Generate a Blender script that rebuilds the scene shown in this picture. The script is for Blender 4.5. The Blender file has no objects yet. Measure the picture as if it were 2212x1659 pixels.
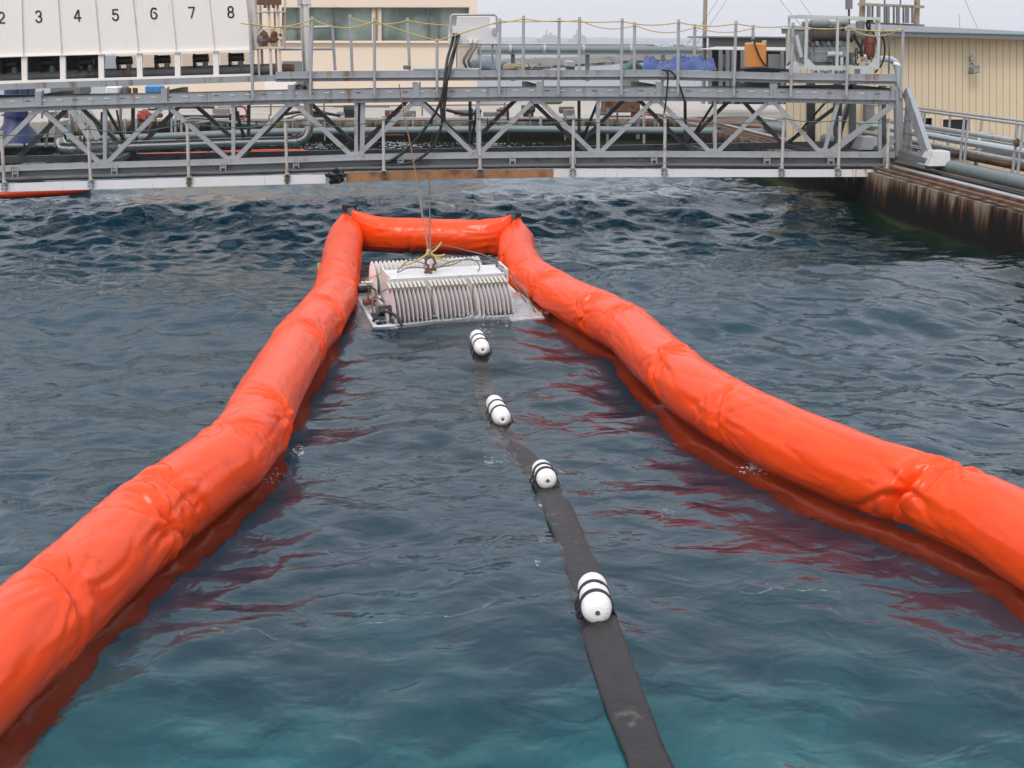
import bpy, math, random
import numpy as np
from mathutils import Vector, Matrix, noise
random.seed(7); rng = np.random.default_rng(11)
R_ = math.radians
scene = bpy.context.scene
col = scene.collection

# ---------------------------------------------------------------- camera
FOC = 2645.6                       # focal length in units where the frame is 2212 x 1659
PITCH = R_(15.6); CAMH = 3.2
cam_d = bpy.data.cameras.new('camera'); cam = bpy.data.objects.new('camera', cam_d); col.objects.link(cam)
cam.location = (0, 0, CAMH); cam.rotation_euler = (R_(90) - PITCH, 0, 0)
cam_d.sensor_width = 36.0; cam_d.lens = 36.0 * FOC / 2212.0
cam_d.clip_start = 0.1; cam_d.clip_end = 60000
scene.camera = cam

# ---------------------------------------------------------------- sky and sun (overcast)
world = bpy.data.worlds.new('World'); scene.world = world; world.use_nodes = True
nt = world.node_tree; nt.nodes.clear()
SUN_EL, SUN_AZ = R_(52), R_(205)   # azimuth clockwise from +Y: behind the camera, a little left
out = nt.nodes.new('ShaderNodeOutputWorld')
sky = nt.nodes.new('ShaderNodeTexSky'); sky.sky_type = 'NISHITA'; sky.sun_disc = False
sky.sun_elevation = SUN_EL; sky.sun_rotation = SUN_AZ; sky.dust_density = 3.0
b1 = nt.nodes.new('ShaderNodeBackground'); b1.inputs[1].default_value = 0.05
nt.links.new(sky.outputs[0], b1.inputs[0])
tc = nt.nodes.new('ShaderNodeTexCoord'); sep = nt.nodes.new('ShaderNodeSeparateXYZ')
nt.links.new(tc.outputs['Generated'], sep.inputs[0])
rmp = nt.nodes.new('ShaderNodeValToRGB')
rmp.color_ramp.elements[0].position = 0.0; rmp.color_ramp.elements[0].color = (0.70, 0.685, 0.71, 1)
rmp.color_ramp.elements[1].position = 1.0; rmp.color_ramp.elements[1].color = (1.22, 1.24, 1.30, 1)
nt.links.new(sep.outputs[2], rmp.inputs[0])
ns = nt.nodes.new('ShaderNodeTexNoise'); ns.inputs['Scale'].default_value = 2.2; ns.inputs['Detail'].default_value = 5
nt.links.new(tc.outputs['Generated'], ns.inputs['Vector'])
mr = nt.nodes.new('ShaderNodeMapRange'); mr.inputs[3].default_value = 0.9; mr.inputs[4].default_value = 1.1
nt.links.new(ns.outputs[0], mr.inputs[0])
b2 = nt.nodes.new('ShaderNodeBackground')
nt.links.new(rmp.outputs[0], b2.inputs[0]); nt.links.new(mr.outputs[0], b2.inputs[1])
ad = nt.nodes.new('ShaderNodeAddShader')
nt.links.new(b1.outputs[0], ad.inputs[0]); nt.links.new(b2.outputs[0], ad.inputs[1]); nt.links.new(ad.outputs[0], out.inputs[0])

sd = bpy.data.lights.new('sun', 'SUN'); so = bpy.data.objects.new('sun', sd); col.objects.link(so)
sd.energy = 1.2; sd.angle = R_(18); sd.color = (1.0, 0.96, 0.9)
sdir = Vector((math.sin(SUN_AZ) * math.cos(SUN_EL), math.cos(SUN_AZ) * math.cos(SUN_EL), math.sin(SUN_EL)))
so.rotation_euler = (-sdir).to_track_quat('-Z', 'Y').to_euler(); so.location = (0, -20, 40)

vs = scene.view_settings
vs.view_transform = 'Standard'; vs.look = 'None'; vs.gamma = 1.0; vs.use_curve_mapping = False; vs.exposure = 0.0
scene.cycles.use_denoising = True
scene.cycles.max_bounces = 8; scene.cycles.transmission_bounces = 6; scene.cycles.volume_bounces = 3
scene.cycles.glossy_bounces = 4; scene.cycles.diffuse_bounces = 3; scene.cycles.transparent_max_bounces = 12
scene.cycles.caustics_refractive = True; scene.cycles.caustics_reflective = True
scene.cycles.sample_clamp_indirect = 6.0

# ---------------------------------------------------------------- frames of reference
cp, sp_ = math.cos(PITCH), math.sin(PITCH)
ALPHA = R_(5.3)
EA = Vector((math.cos(ALPHA), math.sin(ALPHA), 0)); EB = Vector((-math.sin(ALPHA), math.cos(ALPHA), 0)); UZ = Vector((0, 0, 1))
def ray(u, v):
    x = (u - 1106) / FOC; y = (829.5 - v) / FOC
    return Vector((x, cp + y * sp_, -sp_ + y * cp))
CAM = Vector((0, 0, CAMH))
def atZ(u, v, z):                  # the point at height z seen at (u, v)
    d = ray(u, v); return CAM + d * ((z - CAMH) / d.z)
def atB(u, v, b):                  # the point on the tank-frame plane b (parallel to the bridge)
    d = ray(u, v); return CAM + d * (b / d.dot(EB))
def atA(u, v, a):
    d = ray(u, v); return CAM + d * (a / d.dot(EA))
def T(a, b, z): return EA * a + EB * b + UZ * z
def ab(p): return (p.dot(EA), p.dot(EB))
A_R = 9.13; A_L = -11.2; B_N = -4.0; B_F = 40.7      # tank inner faces

# ---------------------------------------------------------------- materials
def new_mat(name):
    m = bpy.data.materials.new(name); m.use_nodes = True
    return m, m.node_tree, m.node_tree.nodes['Principled BSDF']
def mat(name, base, rough=0.5, metal=0.0, var=0.12, scale=3.0, bump=0.0, bscale=40.0, dirt=None, dirt_amt=0.3, dscale=2.0,
        streak=False, spec=0.5, detail=6):
    """Procedural paint or metal: base colour with mottling, plus dirt/rust blotches (streak = run downwards)."""
    m, t, p = new_mat(name); L = t.links.new
    tc = t.nodes.new('ShaderNodeTexCoord')
    n1 = t.nodes.new('ShaderNodeTexNoise'); n1.inputs['Scale'].default_value = scale; n1.inputs['Detail'].default_value = detail
    L(tc.outputs['Object'], n1.inputs['Vector'])
    mx = t.nodes.new('ShaderNodeMix'); mx.data_type = 'RGBA'
    mx.inputs[6].default_value = (*[c * (1 - var) for c in base], 1); mx.inputs[7].default_value = (*[min(1, c * (1 + var)) for c in base], 1)
    L(n1.outputs[0], mx.inputs[0]); colout = mx.outputs[2]
    if dirt:
        mp = t.nodes.new('ShaderNodeMapping'); mp.inputs['Scale'].default_value = (1, 1, 0.12) if streak else (1, 1, 1)
        L(tc.outputs['Object'], mp.inputs[0])
        n2 = t.nodes.new('ShaderNodeTexNoise'); n2.inputs['Scale'].default_value = dscale * (4 if streak else 1); n2.inputs['Detail'].default_value = 8
        n2.inputs['Roughness'].default_value = 0.65
        L(mp.outputs[0], n2.inputs['Vector'])
        r = t.nodes.new('ShaderNodeValToRGB'); c0 = 0.68 - 0.36 * dirt_amt
        r.color_ramp.elements[0].position = c0; r.color_ramp.elements[1].position = c0 + 0.14
        L(n2.outputs[0], r.inputs[0])
        m2 = t.nodes.new('ShaderNodeMix'); m2.data_type = 'RGBA'; m2.inputs[7].default_value = (*dirt, 1)
        L(r.outputs[0], m2.inputs[0]); L(colout, m2.inputs[6]); colout = m2.outputs[2]
    L(colout, p.inputs['Base Color'])
    p.inputs['Roughness'].default_value = rough; p.inputs['Metallic'].default_value = metal
    p.inputs['Specular IOR Level'].default_value = spec
    if bump > 0:
        n3 = t.nodes.new('ShaderNodeTexNoise'); n3.inputs['Scale'].default_value = bscale; n3.inputs['Detail'].default_value = 4
        L(tc.outputs['Object'], n3.inputs['Vector'])
        b = t.nodes.new('ShaderNodeBump'); b.inputs['Strength'].default_value = bump; b.inputs['Distance'].default_value = 0.02
        L(n3.outputs[0], b.inputs['Height']); L(b.outputs[0], p.inputs['Normal'])
    return m
RUST = (0.16, 0.06, 0.025)
M = dict(
    grey=mat('galvanised_grey_paint', (0.30, 0.325, 0.345), 0.5, 0.15, 0.1, 1.5, dirt=(0.19, 0.14, 0.10), dirt_amt=0.40, dscale=1.6, streak=True),
    dgrey=mat('dull_grey_steel', (0.17, 0.178, 0.182), 0.55, 0.2, 0.2, 2, dirt=(0.07, 0.05, 0.04), dirt_amt=0.4),
    galv=mat('galvanised_post', (0.38, 0.395, 0.41), 0.45, 0.3, 0.15, 6, dirt=(0.24, 0.18, 0.13), dirt_amt=0.3, dscale=5),
    oldpost=mat('stained_white_post', (0.48, 0.46, 0.43), 0.6, 0.05, 0.15, 6, dirt=(0.28, 0.17, 0.1), dirt_amt=0.42, dscale=7),
    rust=mat('rusty_steel', (0.13, 0.07, 0.04), 0.8, 0.0, 0.35, 5, dirt=(0.07, 0.03, 0.02), dirt_amt=0.5, dscale=3, bump=0.3),
    rustboard=mat('rust_stained_board', (0.33, 0.16, 0.075), 0.7, 0.0, 0.3, 3, dirt=(0.15, 0.055, 0.02), dirt_amt=0.5, dscale=2.2),
    whiteboard=mat('white_fender_board', (0.72, 0.71, 0.72), 0.45, 0, 0.05, 2, dirt=(0.14, 0.09, 0.06), dirt_amt=0.17, dscale=3.4, streak=True),
    whiterust=mat('white_board_with_rust', (0.68, 0.64, 0.6), 0.5, 0, 0.1, 2, dirt=(0.27, 0.11, 0.045), dirt_amt=0.45, dscale=3.4, streak=True),
    white=mat('cream_white_paint', (0.80, 0.765, 0.72), 0.45, 0, 0.025, 1.2, dirt=(0.55, 0.47, 0.38), dirt_amt=0.18, dscale=4, streak=True),
    beigepaint=mat('beige_paint', (0.66, 0.55, 0.45), 0.5, 0, 0.06, 2, dirt=(0.35, 0.22, 0.14), dirt_amt=0.15, dscale=3),
    stucco=mat('peach_stucco', (0.74, 0.62, 0.50), 0.85, 0, 0.04, 0.7, bump=0.2, bscale=30),
    siding=mat('yellow_beige_siding', (0.61, 0.515, 0.36), 0.55, 0, 0.05, 0.8, dirt=(0.42, 0.34, 0.22), dirt_amt=0.12, dscale=1.3, streak=True),
    black=mat('black_rubber', (0.012, 0.012, 0.013), 0.45, 0, 0.3, 8),
    blackcloth=mat('black_plastic_sheet', (0.015, 0.015, 0.017), 0.4, 0, 0.3, 5, bump=0.4, bscale=20),
    concrete=mat('pale_concrete', (0.40, 0.37, 0.33), 0.9, 0, 0.18, 0.8, bump=0.3, bscale=25, dirt=(0.2, 0.17, 0.14), dirt_amt=0.3, dscale=0.8),
    steel=mat('stainless_pipe', (0.72, 0.70, 0.67), 0.3, 0.75, 0.06, 3),
    alu=mat('weathered_aluminium', (0.70, 0.69, 0.69), 0.42, 0.25, 0.08, 9, dirt=(0.33, 0.30, 0.28), dirt_amt=0.22, dscale=9),
    disc=mat('pinkish_white_plastic', (0.76, 0.71, 0.71), 0.42, 0, 0.05, 6, dirt=(0.4, 0.34, 0.31), dirt_amt=0.16, dscale=11),
    discw=mat('white_plastic', (0.85, 0.84, 0.82), 0.45, 0, 0.04, 6),
    comb=mat('tan_plastic_scraper', (0.50, 0.47, 0.40), 0.5, 0, 0.12, 14),
    float=mat('white_foam_float', (0.80, 0.79, 0.765), 0.55, 0, 0.04, 12, bump=0.25, bscale=60, dirt=(0.46, 0.41, 0.33), dirt_amt=0.26, dscale=11),
    strap=mat('black_strap', (0.014, 0.014, 0.024), 0.6, 0, 0.3, 20),
    tape=mat('black_tape', (0.02, 0.015, 0.014), 0.35, 0, 0.3, 10),
    yrope=mat('yellow_rope', (0.52, 0.38, 0.12), 0.7, 0, 0.25, 30),
    grope=mat('green_rope', (0.035, 0.12, 0.11), 0.7, 0, 0.25, 30),
    brope=mat('brown_rope', (0.24, 0.15, 0.09), 0.8, 0, 0.25, 30),
    wire=mat('steel_wire', (0.16, 0.15, 0.14), 0.4, 0.5, 0.2, 30),
    tarp=mat('blue_tarpaulin', (0.04, 0.072, 0.22), 0.5, 0, 0.12, 5),
    orangetank=mat('orange_plastic_tank', (0.58, 0.23, 0.045), 0.4, 0, 0.08, 3, dirt=(0.35, 0.13, 0.04), dirt_amt=0.15),
    redtank=mat('red_primer_tank', (0.20, 0.055, 0.04), 0.5, 0, 0.15, 5),
    engine=mat('grey_engine_paint', (0.21, 0.245, 0.255), 0.5, 0.1, 0.15, 6, dirt=(0.06, 0.055, 0.05), dirt_amt=0.35, dscale=6),
    muffler=mat('heat_brown_muffler', (0.085, 0.065, 0.06), 0.6, 0.3, 0.3, 4),
    engwhite=mat('grey_white_frame_paint', (0.50, 0.52, 0.51), 0.5, 0, 0.1, 5, dirt=(0.2, 0.17, 0.13), dirt_amt=0.25, dscale=6),
    greenpipe=mat('grey_green_pipe', (0.155, 0.19, 0.195), 0.5, 0.1, 0.15, 2, dirt=(0.12, 0.1, 0.08), dirt_amt=0.25),
    bluepipe=mat('pale_blue_pipe', (0.38, 0.47, 0.50), 0.4, 0.0, 0.08, 2),
    pvc=mat('white_pvc', (0.80, 0.80, 0.80), 0.35, 0, 0.03, 2),
    wood=mat('weathered_wood_pole', (0.33, 0.27, 0.20), 0.9, 0, 0.25, 6, bump=0.4, bscale=30),
    darkwin=mat('dark_opening', (0.018, 0.018, 0.02), 0.3, 0, 0.2, 2),
    fascia=mat('grey_fascia', (0.16, 0.165, 0.18), 0.55, 0, 0.08, 1),
    teal=mat('teal_roof_edge', (0.16, 0.34, 0.36), 0.5, 0, 0.08, 1),
    ink=mat('black_lettering', (0.03, 0.03, 0.035), 0.5, 0, 0.2, 20),
    bluebox=mat('dark_blue_paint', (0.022, 0.034, 0.11), 0.45, 0, 0.15, 2),
    lblue=mat('light_blue_plastic', (0.07, 0.27, 0.55), 0.4, 0, 0.1, 2),
    reddish=mat('red_valve_paint', (0.30, 0.04, 0.035), 0.5, 0, 0.2, 6),
    shipgrey=mat('ship_grey', (0.24, 0.28, 0.32), 0.6, 0, 0.08, 0.05),
    rock=mat('breakwater_rock', (0.16, 0.15, 0.135), 0.9, 0, 0.3, 0.3),
    grass=mat('verge_grass', (0.10, 0.13, 0.045), 0.9, 0, 0.35, 4),
    shed=mat('dark_grey_cladding', (0.17, 0.18, 0.185), 0.6, 0, 0.15, 1.5),
    foam=mat('white_water_foam', (0.66, 0.70, 0.72), 0.3, 0, 0.05, 20),
)
def glass_mat():
    m, t, p = new_mat('greenish_window_glass'); L = t.links.new
    tc = t.nodes.new('ShaderNodeTexCoord'); n = t.nodes.new('ShaderNodeTexNoise'); n.inputs['Scale'].default_value = 0.9; n.inputs['Detail'].default_value = 3
    L(tc.outputs['Object'], n.inputs['Vector'])
    r = t.nodes.new('ShaderNodeValToRGB'); r.color_ramp.elements[0].color = (0.10, 0.135, 0.125, 1); r.color_ramp.elements[1].color = (0.24, 0.30, 0.27, 1)
    r.color_ramp.elements[0].position = 0.4; r.color_ramp.elements[1].position = 0.62
    L(n.outputs[0], r.inputs[0]); L(r.outputs[0], p.inputs['Base Color']); p.inputs['Roughness'].default_value = 0.08
    return m
M['glass'] = glass_mat()

def wall_mat():
    """Tank wall: pale concrete soaked black and rust brown by runs from the lip; wet and black lower down."""
    m, t, p = new_mat('stained_tank_wall'); L = t.links.new
    g = t.nodes.new('ShaderNodeNewGeometry'); s = t.nodes.new('ShaderNodeSeparateXYZ'); L(g.outputs['Position'], s.inputs[0])
    mp = t.nodes.new('ShaderNodeMapping'); mp.inputs['Scale'].default_value = (2.6, 2.6, 0.22); L(g.outputs['Position'], mp.inputs[0])
    n = t.nodes.new('ShaderNodeTexNoise'); n.inputs['Scale'].default_value = 1.9; n.inputs['Detail'].default_value = 9; n.inputs['Roughness'].default_value = 0.68
    L(mp.outputs[0], n.inputs['Vector'])
    n2 = t.nodes.new('ShaderNodeTexNoise'); n2.inputs['Scale'].default_value = 0.35; n2.inputs['Detail'].default_value = 3; L(g.outputs['Position'], n2.inputs['Vector'])
    # stain factor = streak noise + wetness that grows towards the waterline (a tide mark, real dirt)
    zz = t.nodes.new('ShaderNodeMapRange'); zz.inputs[1].default_value = 0.15; zz.inputs[2].default_value = 0.75; zz.inputs[3].default_value = 0.34; zz.inputs[4].default_value = -0.06
    L(s.outputs[2], zz.inputs[0])
    a = t.nodes.new('ShaderNodeMath'); a.operation = 'ADD'; L(n.outputs[0], a.inputs[0]); L(zz.outputs[0], a.inputs[1])
    a2 = t.nodes.new('ShaderNodeMath'); a2.operation = 'MULTIPLY_ADD'; a2.inputs[1].default_value = 0.5; L(n2.outputs[0], a2.inputs[0]); L(a.outputs[0], a2.inputs[2])
    r = t.nodes.new('ShaderNodeValToRGB'); e = r.color_ramp.elements
    e[0].position = 0.67; e[0].color = (0.25, 0.215, 0.175, 1); e[1].position = 0.94; e[1].color = (0.010, 0.008, 0.007, 1)
    k = e.new(0.74); k.color = (0.17, 0.11, 0.07, 1); k = e.new(0.83); k.color = (0.05, 0.025, 0.014, 1)
    L(a2.outputs[0], r.inputs[0]); p.inputs['Roughness'].default_value = 0.85
    al = t.nodes.new('ShaderNodeMapRange'); al.interpolation_type = 'SMOOTHSTEP'; al.inputs[1].default_value = 0.12; al.inputs[2].default_value = -0.10; L(s.outputs[2], al.inputs[0])
    ax = t.nodes.new('ShaderNodeMix'); ax.data_type = 'RGBA'; ax.inputs[7].default_value = (0.045, 0.07, 0.025, 1); L(al.outputs[0], ax.inputs[0]); L(r.outputs[0], ax.inputs[6]); L(ax.outputs[2], p.inputs['Base Color'])
    p.inputs['Specular IOR Level'].default_value = 0.2
    return m
M['tankwall'] = wall_mat()

def boom_mat():
    m, t, p = new_mat('orange_pvc_fabric'); L = t.links.new
    tc = t.nodes.new('ShaderNodeTexCoord')
    n = t.nodes.new('ShaderNodeTexNoise'); n.inputs['Scale'].default_value = 2.5; n.inputs['Detail'].default_value = 5; L(tc.outputs['Object'], n.inputs['Vector'])
    mx = t.nodes.new('ShaderNodeMix'); mx.data_type = 'RGBA'; mx.inputs[6].default_value = (0.80, 0.052, 0.002, 1); mx.inputs[7].default_value = (0.90, 0.082, 0.006, 1)
    L(n.outputs[0], mx.inputs[0])
    # grime smears
    n2 = t.nodes.new('ShaderNodeTexNoise'); n2.inputs['Scale'].default_value = 3.3; n2.inputs['Detail'].default_value = 10; n2.inputs['Roughness'].default_value = 0.7
    L(tc.outputs['Object'], n2.inputs['Vector'])
    r = t.nodes.new('ShaderNodeValToRGB'); r.color_ramp.elements[0].position = 0.58; r.color_ramp.elements[1].position = 0.74; r.color_ramp.elements[1].color = (0.7, 0.7, 0.7, 1)
    L(n2.outputs[0], r.inputs[0])
    m2 = t.nodes.new('ShaderNodeMix'); m2.data_type = 'RGBA'; m2.inputs[7].default_value = (0.22, 0.035, 0.02, 1)
    L(r.outputs[0], m2.inputs[0]); L(mx.outputs[2], m2.inputs[6])
    # scum line left by the water, ragged and broken
    g = t.nodes.new('ShaderNodeNewGeometry'); s = t.nodes.new('ShaderNodeSeparateXYZ'); L(g.outputs['Position'], s.inputs[0])
    n4 = t.nodes.new('ShaderNodeTexNoise'); n4.inputs['Scale'].default_value = 2.0; n4.inputs['Detail'].default_value = 9; L(g.outputs['Position'], n4.inputs['Vector'])
    ad4 = t.nodes.new('ShaderNodeMath'); ad4.operation = 'MULTIPLY_ADD'; ad4.inputs[1].default_value = 0.34; L(n4.outputs[0], ad4.inputs[0]); L(s.outputs[2], ad4.inputs[2])
    rs_ = t.nodes.new('ShaderNodeMapRange'); rs_.interpolation_type = 'SMOOTHSTEP'; rs_.inputs[1].default_value = 0.30; rs_.inputs[2].default_value = 0.20; rs_.inputs[4].default_value = 0.75; L(ad4.outputs[0], rs_.inputs[0])
    m3 = t.nodes.new('ShaderNodeMix'); m3.data_type = 'RGBA'; m3.inputs[7].default_value = (0.42, 0.035, 0.008, 1); L(rs_.outputs[0], m3.inputs[0]); L(m2.outputs[2], m3.inputs[6])
    L(m3.outputs[2], p.inputs['Base Color'])
    p.inputs['Roughness'].default_value = 0.26; p.inputs['Specular IOR Level'].default_value = 0.38
    n3 = t.nodes.new('ShaderNodeTexNoise'); n3.inputs['Scale'].default_value = 5; n3.inputs['Detail'].default_value = 6; n3.inputs['Distortion'].default_value = 2.0
    L(tc.outputs['Object'], n3.inputs['Vector'])
    b = t.nodes.new('ShaderNodeBump'); b.inputs['Strength'].default_value = 0.22; b.inputs['Distance'].default_value = 0.02
    L(n3.outputs[0], b.inputs['Height']); L(b.outputs[0], p.inputs['Normal'])
    return m
M['boom'] = boom_mat()

def water_mat():
    m = bpy.data.materials.new('tank_water'); m.use_nodes = True; t = m.node_tree; t.nodes.clear(); L = t.links.new
    o = t.nodes.new('ShaderNodeOutputMaterial'); g = t.nodes.new('ShaderNodeNewGeometry')
    gl = t.nodes.new('ShaderNodeBsdfGlass'); gl.inputs['IOR'].default_value = 1.33; gl.inputs['Roughness'].default_value = 0.0
    n1 = t.nodes.new('ShaderNodeTexNoise'); n1.inputs['Scale'].default_value = 4.2; n1.inputs['Detail'].default_value = 2; n1.inputs['Distortion'].default_value = 0.6
    mp = t.nodes.new('ShaderNodeMapping'); mp.inputs['Scale'].default_value = (0.9, 1.1, 1.0); mp.inputs['Rotation'].default_value = (0, 0, R_(12))
    L(g.outputs['Position'], mp.inputs[0]); L(mp.outputs[0], n1.inputs['Vector'])
    n2 = t.nodes.new('ShaderNodeTexNoise'); n2.inputs['Scale'].default_value = 11; n2.inputs['Detail'].default_value = 2; n2.inputs['Distortion'].default_value = 0.8
    L(mp.outputs[0], n2.inputs['Vector']); ma = t.nodes.new('ShaderNodeMath'); ma.operation = 'MULTIPLY_ADD'; ma.inputs[1].default_value = 0.16
    L(n2.outputs[0], ma.inputs[0]); L(n1.outputs[0], ma.inputs[2])
    b = t.nodes.new('ShaderNodeBump'); b.inputs['Strength'].default_value = 0.40; b.inputs['Distance'].default_value = 0.05
    L(ma.outputs[0], b.inputs['Height']); L(b.outputs[0], gl.inputs['Normal'])
    L(gl.outputs[0], o.inputs['Surface'])
    vsn = t.nodes.new('ShaderNodeVolumeScatter'); vsn.inputs['Color'].default_value = (0.06, 0.37, 0.66, 1); vsn.inputs['Density'].default_value = 0.075; vsn.inputs['Anisotropy'].default_value = 0.2
    va = t.nodes.new('ShaderNodeVolumeAbsorption'); va.inputs['Color'].default_value = (0.0, 0.76, 0.81, 1); va.inputs['Density'].default_value = 0.60
    a = t.nodes.new('ShaderNodeAddShader'); L(vsn.outputs[0], a.inputs[0]); L(va.outputs[0], a.inputs[1]); L(a.outputs[0], o.inputs['Volume'])
    return m
M['water'] = water_mat()
def sea_mat():
    m, t, p = new_mat('bay_water'); L = t.links.new
    p.inputs['Base Color'].default_value = (0.07, 0.09, 0.10, 1); p.inputs['Roughness'].default_value = 0.25
    g = t.nodes.new('ShaderNodeNewGeometry'); n = t.nodes.new('ShaderNodeTexNoise'); n.inputs['Scale'].default_value = 0.5; n.inputs['Detail'].default_value = 4
    L(g.outputs['Position'], n.inputs['Vector']); b = t.nodes.new('ShaderNodeBump'); b.inputs['Strength'].default_value = 0.3; b.inputs['Distance'].default_value = 0.15
    L(n.outputs[0], b.inputs['Height']); L(b.outputs[0], p.inputs['Normal'])
    return m
M['sea'] = sea_mat()

# ---------------------------------------------------------------- mesh builder
def tagged(o, label=None, cat=None, group=None, kind=None):
    if label: o['label'] = label
    if cat: o['category'] = cat
    if group: o['group'] = group
    if kind: o['kind'] = kind
    return o
def empty(name, loc, label, cat, group=None):
    o = bpy.data.objects.new(name, None); col.objects.link(o); o.location = loc; o.empty_display_size = 0.2
    tagged(o, label, cat, group); o['_loc'] = None; del o['_loc']
    return o
class G:
    def __init__(self, mtx=None): self.v = []; self.f = []; self.m = mtx
    def add(self, vs, fs):
        n = len(self.v); self.v += [Vector(p) for p in vs]; self.f += [tuple(i + n for i in f) for f in fs]; return self
    def hexa(self, p):             # 8 points: bottom ring 0-3, top ring 4-7
        return self.add(p, [(3, 2, 1, 0), (4, 5, 6, 7), (0, 1, 5, 4), (1, 2, 6, 5), (2, 3, 7, 6), (3, 0, 4, 7)])
    def box(self, c, s, ax=(Vector((1, 0, 0)), Vector((0, 1, 0)), Vector((0, 0, 1)))):
        c = Vector(c); x, y, z = [a * (k / 2) for a, k in zip(ax, s)]
        return self.hexa([c - x - y - z, c + x - y - z, c + x + y - z, c - x + y - z, c - x - y + z, c + x - y + z, c + x + y + z, c - x + y + z])
    def tbox(self, c, s): return self.box(c, s, (EA, EB, UZ))
    def beam(self, p, q, w, h, up=UZ):
        p, q = Vector(p), Vector(q); d = q - p; L = d.length; d = d / L; s = d.cross(up)
        if s.length < 1e-4: s = d.cross(EB)
        s.normalize(); t = s.cross(d)
        return self.box((p + q) / 2, (L, w, h), (d, s, t))
    def angle(self, p, q, w=0.075, t=0.012):   # an L section lying in the bridge plane
        p, q = Vector(p), Vector(q); d = (q - p).normalized(); s = d.cross(EB).normalized()
        self.box((p + q) / 2, ((q - p).length, t, w), (d, EB, s))
        self.box((p + q) / 2 + EB * (w / 2) + s * (w / 2 - t / 2), ((q - p).length, w - t, t), (d, EB, s)); return self
    def tube(self, pts, r, n=8, caps=True):
        pts = [Vector(p) for p in pts]; k = len(pts); rs = r if isinstance(r, (list, tuple)) else [r] * k
        base = len(self.v); s = None
        for i in range(k):
            d = (pts[min(i + 1, k - 1)] - pts[max(i - 1, 0)])
            d = d.normalized() if d.length > 1e-9 else Vector((0, 0, 1))
            if s is None:
                s = d.cross(UZ)
                if s.length < 1e-3: s = d.cross(Vector((1, 0, 0)))
            s = (s - d * s.dot(d)).normalized(); t = d.cross(s)
            for j in range(n):
                a = 2 * math.pi * j / n; self.v.append(pts[i] + (s * math.cos(a) + t * math.sin(a)) * rs[i])
        for i in range(k - 1):
            for j in range(n):
                a = base + i * n + j; b_ = base + i * n + (j + 1) % n
                self.f.append((a, b_, b_ + n, a + n))
        if caps:
            self.f.append(tuple(base + j for j in reversed(range(n)))); self.f.append(tuple(base + (k - 1) * n + j for j in range(n)))
        return self
    def lathe(self, o, axis, prof, n=24):      # prof: (distance along axis, radius)
        o = Vector(o); axis = Vector(axis).normalized()
        return self.tube([o + axis * a for a, _ in prof], [max(r, 1e-4) for _, r in prof], n)
    def quad(self, px, b, depth):              # pixel quad on the plane b, extruded away from the camera
        f = [atB(u, v, b) for u, v in px]; bk = [p + EB * depth for p in f]
        return self.hexa(f + bk)
    def strip(self, top, bot, b, depth):       # pixel polylines (same u's) -> a long plate made of straight lengths
        for (t0, t1, b0, b1) in zip(top, top[1:], bot, bot[1:]): self.quad([b0, b1, t1, t0], b, depth)
        return self
    def blob(self, c, r, seed=0, amp=0.2, n=10, m=7, sc=(1, 1, 1)):
        c = Vector(c); vs = []; fs = []
        for i in range(m + 1):
            for j in range(n):
                a = math.pi * i / m; b_ = 2 * math.pi * j / n
                d = Vector((math.sin(a) * math.cos(b_), math.sin(a) * math.sin(b_), math.cos(a)))
                k = 1 + amp * noise.noise(d * 2.2 + Vector((seed * 3.1, seed, 0)))
                vs.append(c + Vector((d.x * sc[0], d.y * sc[1], d.z * sc[2])) * r * k)
        for i in range(m):
            for j in range(n): fs.append((i * n + j, (i + 1) * n + j, (i + 1) * n + (j + 1) % n, i * n + (j + 1) % n))
        return self.add(vs, fs)
    def build(self, name, material, parent=None, smooth=False, loc=None, bevel=0.0, **kw):
        vs = [self.m @ p for p in self.v] if self.m else self.v
        if parent is not None:
            L0 = Vector(parent.location); q = parent
            while q.parent: q = q.parent; L0 = L0 + Vector(q.location)
        else:
            if loc is None:
                xs = [p.x for p in vs]; ys = [p.y for p in vs]; zs = [p.z for p in vs]
                loc = Vector(((min(xs) + max(xs)) / 2, (min(ys) + max(ys)) / 2, min(zs)))
            L0 = Vector(loc)
        me = bpy.data.meshes.new(name); me.from_pydata([tuple(p - L0) for p in vs], [], self.f); me.update()
        if isinstance(material, str): material = M[material]
        me.materials.append(material)
        if smooth:
            me.polygons.foreach_set('use_smooth', [True] * len(me.polygons))
            if smooth == 'auto':
                try: me.set_sharp_from_angle(angle=R_(38))
                except Exception: pass
        o = bpy.data.objects.new(name, me); col.objects.link(o)
        if parent is not None: o.parent = parent
        else: o.location = L0
        if bevel:
            md = o.modifiers.new('bevel', 'BEVEL'); md.width = bevel; md.segments = 1; md.limit_method = 'ANGLE'
        tagged(o, **kw); return o
def lerp(a, b, t): return a + (b - a) * t
def pl(pts):                       # piecewise linear function of u
    us, vs_ = zip(*pts); return lambda u: float(np.interp(u, us, vs_))
def catmull(pts, per=12):
    P = [Vector(p) for p in pts]; P = [P[0] * 2 - P[1]] + P + [P[-1] * 2 - P[-2]]; o = []
    for i in range(1, len(P) - 2):
        for k in range(per):
            t = k / per; a, b_, c, d = P[i - 1], P[i], P[i + 1], P[i + 2]
            o.append(0.5 * ((2 * b_) + (c - a) * t + (2 * a - 5 * b_ + 4 * c - d) * t * t + (3 * b_ - a - 3 * c + d) * t ** 3))
    o.append(P[-2]); return o
def sag(p, q, s, n=10): return [p.lerp(q, i / n) - UZ * (4 * s * (i / n) * (1 - i / n)) for i in range(n + 1)]

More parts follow.
